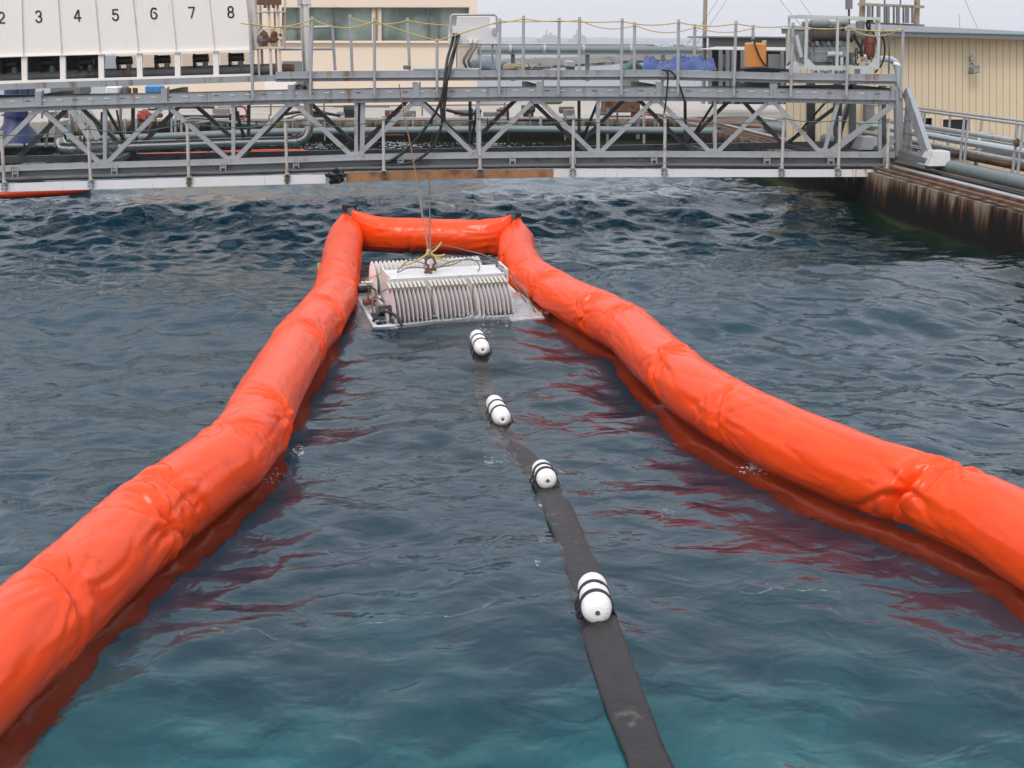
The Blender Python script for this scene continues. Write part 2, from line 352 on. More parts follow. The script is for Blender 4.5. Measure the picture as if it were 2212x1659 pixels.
# ---------------------------------------------------------------- water
comps = []
for i in range(70):
    lam = 0.40 * (3.0 / 0.40) ** (rng.random() ** 1.4); th = rng.normal(0, 1.05) + (math.pi if rng.random() < 0.3 else 0)
    k = 2 * math.pi / lam; slope = 0.030 * (1.1 if lam < 1.0 else 0.95)
    comps.append((k * math.sin(th), k * math.cos(th), rng.random() * 6.28, slope / k))
fine = []
for i in range(26):
    lam = 0.17 * (0.40 / 0.17) ** rng.random(); th = rng.normal(0, 1.2); k = 2 * math.pi / lam
    fine.append((k * math.sin(th), k * math.cos(th), rng.random() * 6.28, 0.034 / k))
LAM = 9.0
def water_h(X, Y):
    X = np.asarray(X, float); Y = np.asarray(Y, float)
    a = X * EA.x + Y * EA.y; b = X * EB.x + Y * EB.y
    ph = 2 * math.pi * (b - 24.3 + 0.35 * np.sin(a * 0.45 + 1.0) - 0.10 * a * 0.5) / LAM
    amp = 0.20 * (0.22 + 0.78 * np.clip((b - 9) / 9, 0, 1)) * np.clip((40 - b) / 12, 0.3, 1)
    h = amp * (np.cos(ph) + 0.22 * np.cos(2 * ph))
    c = np.zeros_like(h)
    for kx, ky, p, A in comps: c += A * (np.sin(kx * a + ky * b + p) - 0.24 * np.cos(2 * (kx * a + ky * b + p)))
    fn = np.zeros_like(h)
    for kx, ky, p, A in fine: fn += A * np.sin(kx * a + ky * b + p)
    c += fn * np.clip((17 - b) / 7, 0, 1) * (0.55 + 0.6 * np.sin(a * 0.9 + 1.1 * np.sin(b * 0.8)) * np.sin(b * 0.7 + .5 * a))
    calm = 0.62 + 0.38 * np.clip((b - 9) / 8, 0, 1)
    # gusty patches
    g = 0.80 + 0.30 * np.sin(a * 0.5 + 1.3 * np.sin(b * 0.3)) * np.sin(b * 0.55 + 0.18 * a) + 0.18 * np.sin(a * 1.3 + 2.0 * np.sin(b * 0.7)) * np.sin(b * 1.5 + a * .7)
    run = 0.16 * np.exp(-((b - 19.5) / 3.0) ** 2) * np.exp(-np.clip(A_R - a, 0, 9) / 0.7)
    return h + c * calm * g + run
def wz(x, y): return float(water_h(x, y))

def build_water():
    bs = [-4.05, -2.5, -1.0, 0.5, 1.6]; b = 1.7
    while b < 40.7: bs.append(b); b += 0.012 + 0.0042 * b
    bs.append(40.8); bs = np.array(bs); N = 640
    a = np.linspace(A_L - 0.05, A_R + 0.05, N)
    AA, BB = np.meshgrid(a, bs); X = AA * EA.x + BB * EB.x; Y = AA * EA.y + BB * EB.y; Z = water_h(X, Y)
    R, C = X.shape; verts = np.stack([X, Y, Z], -1).reshape(-1, 3)
    idx = np.arange(R * C).reshape(R, C)
    f = np.stack([idx[:-1, :-1], idx[:-1, 1:], idx[1:, 1:], idx[1:, :-1]], -1).reshape(-1, 4)
    # skirt and bottom (inside the walls and under the floor)
    rim = list(idx[0, :]) + list(idx[1:, -1]) + list(idx[-1, -2::-1]) + list(idx[-2:0:-1, 0])
    low = verts[rim].copy(); low[:, 2] = -2.6; n0 = len(verts); verts = np.concatenate([verts, low, [[low[:, 0].mean(), low[:, 1].mean(), -2.6]]])
    n = len(rim); sk = [(rim[i], n0 + i, n0 + (i + 1) % n, rim[(i + 1) % n]) for i in range(n)]
    me = bpy.data.meshes.new('water'); tri = [(n0 + (i + 1) % n, n0 + i, n0 + n) for i in range(n)]
    allf = f.tolist() + sk + tri
    me.from_pydata([tuple(p) for p in verts.tolist()], [], [tuple(int(i) for i in q) for q in allf]); me.update()
    me.materials.append(M['water']); sm = np.zeros(len(me.polygons), bool); sm[:len(f)] = True
    me.polygons.foreach_set('use_smooth', sm)
    o = bpy.data.objects.new('water', me); col.objects.link(o); tagged(o, kind='structure')
build_water()

def floor_mat():
    # turquoise near this end, blending unevenly to dark blue-grey over the rest
    m, t, p = new_mat('turquoise_tank_floor'); L = t.links.new
    g = t.nodes.new('ShaderNodeNewGeometry'); s = t.nodes.new('ShaderNodeSeparateXYZ'); L(g.outputs['Position'], s.inputs[0])
    n = t.nodes.new('ShaderNodeTexNoise'); n.inputs['Scale'].default_value = 0.7; n.inputs['Detail'].default_value = 5; L(g.outputs['Position'], n.inputs['Vector'])
    a = t.nodes.new('ShaderNodeMath'); a.operation = 'MULTIPLY_ADD'; a.inputs[1].default_value = 5.5; L(n.outputs[0], a.inputs[0]); L(s.outputs[1], a.inputs[2])
    r = t.nodes.new('ShaderNodeMapRange'); r.interpolation_type = 'SMOOTHSTEP'; r.inputs[1].default_value = 7.8; r.inputs[2].default_value = 11.2; L(a.outputs[0], r.inputs[0])
    mx = t.nodes.new('ShaderNodeMix'); mx.data_type = 'RGBA'; mx.inputs[6].default_value = (0.30, 0.54, 0.49, 1); mx.inputs[7].default_value = (0.055, 0.095, 0.125, 1)
    L(r.outputs[0], mx.inputs[0]); L(mx.outputs[2], p.inputs['Base Color']); p.inputs['Roughness'].default_value = 0.9
    return m
fl = G(); fl.tbox(T((A_L + A_R) / 2, (B_N + B_F) / 2, -2.5), (A_R - A_L + 1.2, B_F - B_N + 1.2, 0.2)).build('tank_floor', floor_mat(), kind='structure')
# walls of the tank, with a recessed dark lip rail on top
def tank_wall(a0, b0, a1, b1, th, name='tank_wall'):
    c = T((a0 + a1) / 2, (b0 + b1) / 2, 0); g = G()
    g.tbox(c + UZ * -0.86, (abs(a1 - a0), abs(b1 - b0), 3.24)); return g.build(name, 'tankwall', kind='structure')
tank_wall(A_R, B_N - 0.5, A_R + 0.5, B_F + 0.5, 0)
tank_wall(A_L - 0.5, B_N - 0.5, A_L, B_F + 0.5, 0)
tank_wall(A_L, B_F, A_R, B_F + 0.5, 0)
tank_wall(A_L, B_N - 0.5, A_R, B_N, 0)

# ---------------------------------------------------------------- containment boom
def boom_section(path, R, kinks, pin0, pin1, name, parent, seed, zc=0.24):
    P = [Vector(p) for p in path]; L = [0.0]
    for a, b_ in zip(P, P[1:]): L.append(L[-1] + (b_ - a).length)
    tot = L[-1]; n = int(tot / 0.018); S = np.linspace(0, tot, n + 1); NT = 80
    pts = [Vector((np.interp(s, L, [p.x for p in P]), np.interp(s, L, [p.y for p in P]), np.interp(s, L, [p.z for p in P]))) for s in S]
    sm_ = []
    for i in range(len(pts)):
        w_ = min(i, len(pts) - 1 - i, 7); q_ = Vector((0, 0, 0))
        for k_ in range(i - w_, i + w_ + 1): q_ += pts[k_]
        sm_.append(q_ / (2 * w_ + 1))
    pts = sm_
    vs = []; fs = []
    ks = []
    for (u, v, phi, A, wr) in kinks:
        q = atZ(u, v, zc); i = min(range(len(pts)), key=lambda i: (pts[i] - q).length_squared); ks.append((S[i], R_(phi), A, wr))
    for i, s in enumerate(S):
        a, b_ = max(0, i - 6), min(n, i + 6); d = (pts[b_] - pts[a]).normalized(); side = d.cross(UZ).normalized(); up = side.cross(d)
        c = pts[i]
        t0 = max(0.0, 1 - s / 0.75) if pin0 else 0; t1 = max(0.0, 1 - (tot - s) / 0.75) if pin1 else 0
        t = max(t0, t1); f = t ** 1.7; wa = lerp(1.0, 0.07, f); hb = lerp(1.0, 1.18, f); c = c + UZ * (0.06 * f)
        for j in range(NT):
            th = 2 * math.pi * j / NT; r = R
            pn = Vector((s * 0.9, math.cos(th) * 0.9, math.sin(th) * 0.9 + seed * 7))
            r *= 1 + 0.045 * noise.noise(pn) + 0.02 * noise.noise(pn * 2.7)
            # long shallow tension creases
            q = noise.noise(Vector((s * 1.1 + 0.5 * math.sin(th), th * 2.6 + s * 0.35, seed + 3))); r -= 0.007 * max(0, 1 - abs(q) * 9)
            # end gathers
            if t > 0: r -= 0.016 * t * (1 - t) * 4 * abs(math.sin(th * 7 + 3 * noise.noise(Vector((th * 2, s * 2, seed)))))
            for (sk, phi, A, wr) in ks:
                ds = s - sk
                if abs(ds) > 0.9: continue
                dth = (th - phi + math.pi) % (2 * math.pi) - math.pi; yy = dth * R * (.45 + .55 * abs(math.sin(sk * 2.7))); ds = s - sk + .35 * yy * math.sin(sk * 5.1)
                m = 0.07 * noise.noise(Vector((th * 1.1, sk, 5.0))) + 0.10 * dth * noise.noise(Vector((sk, 2.0, 1.0))); dd = ds + m
                rho = math.hypot(dd, yy); ff = math.exp(-(yy / 0.24) ** 2)
                A2 = A * (1.25 * ff + 0.12); r -= A2 * math.exp(-(abs(dd) / (0.020 + .03 * ff)) ** 1.1)
                r += A * (0.55 * ff + .05) * math.exp(-((dd - 0.075) / 0.045) ** 2) + A * (0.35 * ff + .05) * math.exp(-((dd + 0.10) / 0.06) ** 2)
                psi = math.atan2(yy, dd); q = noise.noise(Vector((math.cos(psi) * 2.4, math.sin(psi) * 2.4, sk * 3 + rho * 1.2)))
                q2 = noise.noise(Vector((math.cos(psi) * 6.5, math.sin(psi) * 6.5, sk * 5 + rho * 2)))
                e = math.exp(-rho / 0.24) * (1 - math.exp(-rho / 0.06))
                r -= wr * 2.4 * e * max(0, 1 - abs(q) * 6.0) ** 1.6 + wr * 0.5 * e * max(0, 1 - abs(q2) * 5) ** 1.6
                r += wr * 1.8 * e * q
            vs.append(c + side * (math.cos(th) * r * wa) + up * (math.sin(th) * r * hb))
    for i in range(n):
        for j in range(NT):
            fs.append((i * NT + j, i * NT + (j + 1) % NT, (i + 1) * NT + (j + 1) % NT, (i + 1) * NT + j))
    g = G(); g.v = vs; g.f = fs; g.f.append(tuple(reversed(range(NT)))); g.f.append(tuple(n * NT + j for j in range(NT)))
    return g.build(name, 'boom', parent, smooth=True)
ZC = 0.235
Lc = [(751, 494), (742, 535), (734, 590), (722, 645), (690, 690), (655, 730), (622, 785), (580, 855), (552, 925), (500, 990), (415, 1052), (345, 1105), (275, 1160), (185, 1250), (85, 1345), (-40, 1460), (-190, 1600)]
Rc = [(1117, 508), (1116, 555), (1142, 598), (1208, 640), (1305, 686), (1362, 718), (1418, 772), (1500, 846), (1587, 900), (1705, 958), (1862, 1022), (2028, 1078), (2165, 1140), (2330, 1238), (2520, 1380)]
def zpath(c):
    o = []
    for u, v in c:
        p = atZ(u, v, ZC); o.append(p)
    return o
def skirt(path, side, seed):
    # water filled ballast chamber hanging under the boom, seen dimly through the surface
    P = catmull(path, 14); g = G(); NT = 20; n = len(P)
    for i, c in enumerate(P):
        d = (P[min(i + 4, n - 1)] - P[max(i - 4, 0)]).normalized(); s = d.cross(UZ).normalized() * side
        k = noise.noise(Vector((i * .06, seed, 0))); c = Vector((c.x, c.y, -.33)) + s * (.06 + .10 * k); rr = .17 + .03 * noise.noise(Vector((i * .09, seed, 3)))
        for j in range(NT):
            a = 2 * math.pi * j / NT; r = rr * (1 + .12 * noise.noise(Vector((i * .12, a * 1.5, seed))))
            g.v.append(c + s * math.cos(a) * r * .9 + UZ * math.sin(a) * r * .8)
    for i in range(n - 1):
        for j in range(NT): g.f.append((i * NT + j, i * NT + (j + 1) % NT, (i + 1) * NT + (j + 1) % NT, (i + 1) * NT + j))
    g.f.append(tuple(reversed(range(NT)))); g.f.append(tuple((n - 1) * NT + j for j in range(NT)))
    g.build('ballast_skirt', 'boom', boom, smooth=True)
boom = empty('containment_boom', atZ(930, 508, 0.0), 'long inflated orange containment boom bent round the skimmer in a U shape', 'boom')
RB = 0.276
boom_section(zpath(Lc), RB, [(733, 603, 50, .05, .014), (726, 640, 165, .03, .012), (682, 694, 175, .055, .016), (640, 752, 170, .06, .016), (552, 918, 160, .085, .024),
    (505, 985, 75, .02, .018), (345, 1105, 120, .03, .018), (285, 1152, 165, .09, .024), (90, 1340, 130, .035, .018)], True, False, 'boom_section', boom, 1)
boom_section(zpath(Rc), RB, [(1120, 565, 20, .03, .014), (1150, 602, 15, .05, .014), (1196, 630, 25, .05, .016), (1300, 684, 15, .065, .02), (1352, 712, 100, .03, .014), (1470, 815, 50, .095, .026),
    (1600, 905, 15, .045, .018), (1990, 1068, 25, .09, .026), (2045, 1092, 95, .035, .018)], True, False, 'boom_section', boom, 2)
skirt(zpath(Lc)[2:], -1, 1); skirt(zpath(Rc)[2:], 1, 2)
pA, pB = atZ(762, 506, ZC), atZ(1104, 518, ZC)
boom_section([pA, pA.lerp(pB, .33) + Vector((0, .05, 0)), pA.lerp(pB, .66) + Vector((0, .05, 0)), pB], RB * 1.03, [(860, 520, 270, .015, .012), (1040, 522, 250, .02, .016)], True, True, 'boom_section', boom, 3)
def corner_tape(p, d1, w, hgt, name='corner_strap'):
    g = G(); d = d1.normalized(); s = d.cross(UZ).normalized()
    for (z0, z1, ww, th) in ((-0.2, 0.25, w * .55, 0.13), (0.25, 0.33, w * 1.2, 0.12), (0.33, hgt, w * 1.5, 0.10)):
        g.box(p + UZ * (z0 + z1) / 2, (ww, th, z1 - z0), (d, s, UZ))
    g.build(name, 'tape', boom, smooth=False, bevel=0.015)
    g = G(); sg = 1 if p.x < -1 else -1; g.beam(p + Vector((.03 * sg, -.05, .38)), p + Vector((.10 * sg, -.13, .20)), .06, .12, Vector((1, 0, 0))); g.beam(p + Vector((.10 * sg, -.13, .20)), p + Vector((.21 * sg, -.24, -.08)), .06, .09, Vector((1, 0, 0))); g.build('seam_strap', 'tape', boom)
corner_tape((atZ(751, 494, ZC) + pA) / 2, Vector((1, -0.35, 0)), 0.15, 0.44)
corner_tape((atZ(1117, 508, ZC) + pB) / 2, Vector((1, 0.2, 0)), 0.15, 0.40)
tagm = G(); tg = atZ(690, 578, 0.3); tagm.tube([tg + UZ * .06, tg - UZ * .06], 0.025, 8); tagm.build('yellow_tag', 'yrope', boom)

# ---------------------------------------------------------------- suction hose with floats
Hc = [(1030, 735), (1040, 770), (1046, 830), (1066, 880), (1088, 930), (1130, 975), (1172, 1030), (1200, 1085), (1234, 1170), (1258, 1250), (1278, 1330), (1304, 1410), (1336, 1500), (1375, 1590), (1412, 1670), (1450, 1770), (1490, 1900)]
hz = [-.15, -.12, -.08, -.04, -.035, -.03, -.025, -.015, -.010, -.006, -.010, -.008, -.004, -.004, -.004, -.01, -.01]
hpts = []
for (u, v), dz in zip(Hc, hz):
    p = atZ(u, v, 0.0); p.z = wz(p.x, p.y) + dz; hpts.append(p)
hp = catmull(hpts, 26); g = G(); NT = 28; n = len(hp); s = 0
for i, c in enumerate(hp):
    d = (hp[min(i + 3, n - 1)] - hp[max(i - 3, 0)]).normalized(); side = d.cross(UZ).normalized(); s = i * 0.02
    w = 0.112 + 0.012 * noise.noise(Vector((i * 0.03, 0, 0))); h = 0.034 + 0.010 * noise.noise(Vector((i * 0.02, 4, 0)))
    roll = 0.28 * noise.noise(Vector((i * 0.013, 8, 0)))
    zc = wz(c.x, c.y); 
    for j in range(NT):
        th = 2 * math.pi * j / NT; x = math.cos(th) * w; z = math.copysign(abs(math.sin(th)) ** 0.8, math.sin(th)) * h
        z += 0.006 * noise.noise(Vector((i * 0.11, th * 1.5, 2))) + 0.004 * noise.noise(Vector((i * 0.4 + th * 2, th * 3, 2)))
        z += 0.016 * math.exp(-((math.cos(th) * 1.0) / 0.1) ** 2) * (0.5 + noise.noise(Vector((i * 0.05, 1, 1)))) * (1 if math.sin(th) > 0 else 0)
        g.v.append(c + side * (x * math.cos(roll) - z * math.sin(roll)) + UZ * (z * math.cos(roll) + x * math.sin(roll)))
for i in range(n - 1):
    for j in range(NT): g.f.append((i * NT + j, i * NT + (j + 1) % NT, (i + 1) * NT + (j + 1) % NT, (i + 1) * NT + j))
g.f.append(tuple(reversed(range(NT)))); g.f.append(tuple((n - 1) * NT + j for j in range(NT)))
M['hose'] = mat('wet_charcoal_hose', (0.014, 0.013, 0.014), 0.5, 0, 0.25, 7, bump=0.35, bscale=22, dirt=(0.15, 0.125, 0.095), dirt_amt=0.14, dscale=4)
g.build('discharge_hose', 'hose', smooth=True, label='long flat black discharge hose floating towards the camera inside the boom', cat='hose')

def hose_float(u0, v0, u1, v1, rad, label, flip=0):
    """near end at pixel (u0,v0), far end at (u1,v1)"""
    a = atZ(u0, v0, .03); b_ = atZ(u1, v1, .03); base = wz(*a.xy); base2 = wz(*b_.xy)
    d = (b_ - a); d.z = (base2 - base) * .5 - .07 * d.length; L = d.length; d.normalize(); o = Vector((a.x, a.y, (base + base2) / 2 + rad * 1.0))
    root = empty('hose_float', Vector((o.x, o.y, o.z - rad)), label, 'float', 'white floats strapped along the black hose')
    pr = [(0.02, 0.010), (0.0, 0.012), (-0.002, 0.42 * rad), (0.006, 0.64 * rad), (0.018, 0.82 * rad), (0.04, 0.95 * rad), (0.07, rad)]
    prof = [(x * L / .42, r) for x, r in pr] + [(L * .5, rad), (L * .72, rad), (L * .88, .98 * rad), (L * .95, .85 * rad), (L * .985, .62 * rad), (L, .4 * rad), (L, 0.01)]
    prof2 = []
    for (x0, r0), (x1, r1) in zip(prof, prof[1:]):
        for k in range(3): prof2.append((lerp(x0, x1, k / 3), lerp(r0, r1, k / 3)))
    prof2.append(prof[-1])
    g = G(); g.lathe(o, d, prof2, 32)
    for i, p in enumerate(g.v):
        pp = p - o; q = noise.noise(p * 9); g.v[i] = p + (pp - d * pp.dot(d)).normalized() * (0.004 * q)
        ang = math.atan2((pp).dot(d.cross(UZ)), pp.z)
        if 0.2 * L < pp.dot(d) < .8 * L: g.v[i] -= (pp - d * pp.dot(d)).normalized() * 0.004 * (abs(math.sin(ang * 9)) > .93)
    g.build('float_body', 'float', root, smooth='auto')
    gg = G(); gg.lathe(o - d * 0.006, d, [(0, 0.014), (0.012, 0.014), (.012, .005)], 10); gg.build('rope_hole', 'rust', root)
    for k in (.24, .56):
        g2 = G(); wd = .045 if k < .5 else .036; x = L * k
        g2.lathe(o, d, [(x - wd / 2, rad * .97), (x - wd / 2, rad + .006), (x + wd / 2, rad + .007), (x + wd / 2, rad * .97)], 32)
        g2.build('strap', 'strap', root, smooth='auto')
        sd_ = d.cross(UZ).normalized()
        for sg in (-1, 1):
            g3 = G(); g3.beam(o + d * x + sd_ * sg * rad * .98, o + d * x + sd_ * sg * (rad + .03) - UZ * rad * .75, wd, .006); g3.build('strap_tail', 'strap', root)
hose_float(1290, 1370, 1277, 1285, .086, 'white foam float nearest the camera, its end facing us, strapped on the hose')
hose_float(1183, 1046, 1168, 1010, .077, 'small white float second nearest the camera, where the hose dips beside it')
hose_float(1086, 904, 1066, 848, .083, 'white float third from the camera with two black straps, below the farthest one')
hose_float(1043, 769, 1029, 729, .083, 'farthest white float, just in front of the skimmer discs')
# ---------------------------------------------------------------- skimmer
o0 = atZ(806, 714, 0.02); o1 = atZ(1172, 690, 0.02)
xd = (o1 - o0); SW = xd.length; xd.z = 0; xd.normalize(); yd0 = Vector((-xd.y, xd.x, 0)); TILT = R_(5)
yd = (yd0 * math.cos(TILT) + UZ * math.sin(TILT)).normalized(); zd = xd.cross(yd)
SK = Matrix(((xd.x, yd.x, zd.x, o0.x), (xd.y, yd.y, zd.y, o0.y), (xd.z, yd.z, zd.z, o0.z + 0.0), (0, 0, 0, 1)))
sk = empty('skimmer', o0 + xd * SW / 2 + yd0 * .9, 'aluminium disc skimmer with two banks of toothed white discs floating inside the orange boom', 'skimmer')
SD = 1.75
g = G(SK)
for y in (0.03, SD): g.box((SW / 2, y, .0), (SW, .06, .09))
for x in (0.0, SW): g.box((x + (.03 if x == 0 else -.03), SD / 2, .0), (.05, SD, .10))
g.box((SW - .22, -.06, .0), (.42, .12, .06))
g.build('base_frame', 'alu', sk, bevel=.006)
for x, y, w_, d_ in ((SW - .17, SD / 2, .30, SD - .12), (.17, SD * .62, .26, SD * .6)):
    g = G(SK); g.box((x, y, -.01), (w_, d_, .02)); g.build('deck_plate', 'alu', sk)
# floats (hulls) at both sides
M['hull'] = mat('dark_red_hull', (.14, .02, .02), .5, 0, .2, 4)
for x in (-.06, SW + .05):
    g = G(SK); g.box((x, SD / 2, -.12), (.08, SD, .26)); g.build('side_hull', 'hull', sk)
def disc_bank(xs, yc, zc, rad, material, nm='disc', wide=.011):
    for x in xs:
        g = G(SK); g.lathe((x - wide, yc, zc), (1, 0, 0), [(0, .02), (wide * .35, rad * .6), (wide * .85, rad * .93), (wide, rad), (wide * 1.15, rad * .93), (wide * 1.65, rad * .6), (wide * 2, .02)], 36)
        g.build(nm, material, sk, smooth='auto')
X0, X1 = .14 * SW, .855 * SW; pit = (X1 - X0) / 28.6; xs = []; x = X0
for gi in range(3):
    for k in range(9 if gi != 1 else 9): xs.append(x); x += pit
    x += pit * .8
YF, ZF, RF = .40, .01, .38
disc_bank(xs, YF, ZF, RF, 'disc')
YBk = 1.30; xb = [.12 * SW + i * (.66 * SW / 25) for i in range(26)]
disc_bank(xb, YBk, .17, .29, 'discw', wide=.013)
# scraper blades: a tan tooth between each pair of discs, on a bar
for i, x in enumerate(xs):
    g = G(SK); zt = ZF + RF * .96
    g.hexa([(x - .020, YF - .02, zt - .05), (x - .006, YF - .02, zt - .05), (x - .006, YF + .12, zt - .02), (x - .020, YF + .12, zt - .02),
            (x - .028, YF - .07, zt + .02), (x + .000, YF - .07, zt + .02), (x + .004, YF + .10, zt + .045), (x - .030, YF + .10, zt + .045)])
    g.build('scraper_blade', 'comb', sk)
for x in (X0 + 9.2 * pit, X0 + 19.0 * pit): g = G(SK); g.box((x, YF + .02, ZF + .16), (.030, .12, .36)); g.build('bank_divider', 'comb', sk)
# shafts
g = G(SK); g.tube([Vector((.10, YF, ZF)), Vector((X1 + .06, YF, ZF))], .02, 10); g.tube([Vector((.10, YBk, .2)), Vector((.84 * SW, YBk, .2))], .02, 10); g.build('drive_shaft', 'alu', sk)
# trough between the banks
g = G(SK); ty0, ty1, tz = .62, .98, .41
g.box((.50 * SW, (ty0 + ty1) / 2, tz), (.68 * SW, ty1 - ty0, .03)); g.box((.50 * SW, ty0 - .01, tz - .06), (.70 * SW, .02, .16))
g.box((.50 * SW, ty1 + .01, tz - .04), (.70 * SW, .02, .12)); g.build('collection_trough', 'alu', sk, bevel=.004)
g = G(SK)
for x in (.148 * SW, .87 * SW):
    g = G(SK); g.hexa([(x - .01, .58, .03), (x + .01, .58, .03), (x + .01, 1.05, .03), (x - .01, 1.05, .03), (x - .01, .62, .47), (x + .01, .62, .47), (x + .01, 1.0, .47), (x - .01, 1.0, .47)]); g.build('end_plate', 'alu', sk)
# hydraulic gear on the left
for (x, y, z, l, r, m_) in ((.10, 1.25, .13, .16, .05, 'black'), (.16, .34, .12, .20, .065, 'black'), (.08, .80, .10, .14, .045, 'redtank'), (.22, .95, .09, .1, .04, 'alu')):
    g = G(SK); g.tube([Vector((x - .05, y, z)), Vector((x - .05 + l, y, z))], r, 14); g.build('hydraulic_motor', m_, sk, smooth='auto')
g = G(SK)
for y in (.2, .55, .72, 1.1, 1.42): g.box((.20, y, .08), (.03, .12, .16)); g.box((.13, y + .03, .02), (.18, .05, .03))
g.build('mounting_bracket', 'alu', sk)
def wob(pts): return catmull([SK @ Vector((p[0], p[1], p[2] - (.09 if p[2] > .45 else 0))) for p in pts], 8)
for pts, r, m_ in (([(.02, .1, .08), (.14, .2, .16), (.28, .05, .14), (.34, -.05, .02)], .018, 'black'),
                   ([(.12, 1.2, .18), (.2, .9, .2), (.12, .6, .14), (.1, .4, .18)], .012, 'rust'),
                   ([(.3, 1.1, .12), (.15, 1.0, .22), (.08, .7, .16), (.14, .5, .2)], .009, 'black'),
                   ([(.25, .6, .15), (.1, .5, .25), (.05, .3, .1)], .009, 'redtank')):
    g = G(); g.tube(wob(pts), r, 8); g.build('hydraulic_line', m_, sk, smooth=True)
# wire rope bridles and shackle
SH = SK @ Vector((.42 * SW, .80, .53))
for pts in ([(.42 * SW, .8, .56), (.30 * SW, .78, .60), (.22 * SW, .80, .54), (.3 * SW, .86, .66), (.42 * SW, .82, .6)],
            [(.42 * SW, .8, .56), (.55 * SW, .8, .60), (.66 * SW, .82, .66), (.72 * SW, .78, .56), (.66 * SW, .70, .36)],
            [(.44 * SW, .8, .56), (.62 * SW, .92, .62), (.85 * SW, .78, .56), (.93 * SW, .45, .30), (.97 * SW, .08, .06)],
            [(.38 * SW, .8, .58), (.5 * SW, 1.25, .72), (.7 * SW, 1.3, .64), (.86 * SW, 1.0, .45), (.96 * SW, .4, .1)],
            [(.14 * SW, .5, .35), (.06 * SW, .35, .3), (.05 * SW, .2, .1), (.07 * SW, .05, .04)]):
    g = G(); g.tube(wob(pts), .0075, 6); g.build('wire_rope', 'wire', sk, smooth=True)
g = G(SK); n = 18
loop = [Vector((.42 * SW + .055 * math.cos(a) * (1.1 if math.sin(a) > 0 else .7), .80 + .05 * math.sin(a) * .6, .53 + .085 * math.sin(a))) for a in [R_(-35 + i * 250 / n) for i in range(n + 1)]]
g.tube(loop, .016, 8); g.tube([Vector((.42 * SW - .07, .79, .465)), Vector((.42 * SW + .07, .79, .465))], .02, 8)
for i in range(6): g.blob((.42 * SW + random.uniform(-.07, .07), .78 + random.uniform(-.03, .03), .45 + random.uniform(-.02, .02)), .022, i)
g.build('shackle', 'rust', sk, smooth=True)
g = G(SK)
for p, q in (((.14 * SW, 1.0, .40), (-.0, 1.5, .08)), ((.0, 1.5, .08), (.14 * SW, 1.2, .1))): g.tube([Vector(p), Vector(q)], .007, 5)
g.tube([Vector((.0, 1.5, .02)), Vector((.0, 1.5, .14))], .01, 6)
g.build('tie_rope', 'yrope', sk)

# lifting line from the bridge to the skimmer
KN = atB(926, 546, (SK @ Vector((.42 * SW, 1.2, .9))).dot(EB))
line = [atB(u, v, b_) for u, v, b_ in ((862, 182, 23.6), (866, 210, 23.6), (874, 252, 23.55), (889, 325, 23.3), (899, 385, 23.0))] + [KN]
g = G(); pts = []
for p, q in zip(line, line[1:]): pts += sag(p, q, .0, 6)[:-1]
g.tube(pts + [KN], .013, 6)
g.build('hoist_rope', 'brope', smooth=True, label='thin brown rope running from the bridge beam down to the skimmer', cat='rope')
KN2 = KN + Vector((.02, 0, 0)); g = G(); g.tube(sag(atB(927, 385, 23.9), KN2, .12, 16), .011, 6)
g.build('tag_line', 'wire', smooth=True, label='dark line just right of the brown rope, from under the bridge to the skimmer', cat='rope')
kroot = empty('rope_bridle', KN - UZ * .3, 'yellow rope knot and slings tied above the shackle of the skimmer', 'rope')
for q in (SK @ Vector((.27 * SW, 1.0, .48)), SK @ Vector((.60 * SW, 1.05, .48)), SK @ Vector((.42 * SW, .86, .60)), KN + Vector((.16, .02, .13)), KN + Vector((.2, 0, -.02))):
    g = G(); g.tube(sag(KN, q, .03, 6), .012, 6); g.build('rope_leg', 'yrope', kroot)
g = G()
for i in range(5): g.blob(KN + Vector((random.uniform(-.02, .03), 0, random.uniform(-.02, .03))), .026, i)
g.build('knot', 'yrope', kroot, smooth=True)

# foam and splashes where the water slaps the frame and the boom
def foam_patch(spots, name, label):
    g = G()
    for (u, v, su, sv, n_, r) in spots:
        for i in range(int(n_ * 1.5)):
            uu = random.gauss(u, su); vv = random.gauss(v, sv); p = atZ(uu, vv, 0); p.z = wz(p.x, p.y) + .003
            rr = r * random.uniform(.2, .85); g.blob(p, rr, i, .5, 7, 4, (random.uniform(.8, 2.4), random.uniform(.7, 1.3), .22))
        for i in range(n_ // 5):
            p = atZ(random.gauss(u, su), random.gauss(v, sv), 0); p.z = wz(p.x, p.y) + random.uniform(.01, .07); g.blob(p, r * random.uniform(.2, .5), i, .3, 6, 4)
    g.build(name, 'foam', smooth=True, label=label, cat='foam', kind='stuff')
foam_patch([(905, 702, 34, 3.5, 130, .012), (1010, 700, 30, 4, 110, .012), (1070, 704, 30, 6, 80, .010), (850, 714, 14, 3, 30, .012), (1150, 692, 22, 3, 40, .010), (1042, 728, 16, 6, 26, .009)],
           'skimmer_foam', 'thin white foam where water washes against the front of the skimmer')
foam_patch([(1634, 1005, 14, 8, 60, .010), (1760, 1046, 8, 5, 18, .008), (1180, 1085, 12, 24, 18, .007), (1245, 1230, 3, 22, 20, .006), (1158, 1238, 3, 5, 5, .010),
            (645, 975, 7, 4, 26, .009), (1070, 985, 20, 8, 22, .007), (590, 1025, 14, 12, 18, .006), (1690, 1030, 40, 8, 20, .006), (1440, 1105, 10, 5, 10, .006), (1200, 1010, 22, 5, 12, .006), (740, 545, 3, 3, 6, .01), (850, 552, 50, 4, 24, .009)],
           'splash_foam', 'scattered droplets and bits of foam along the boom and hose')
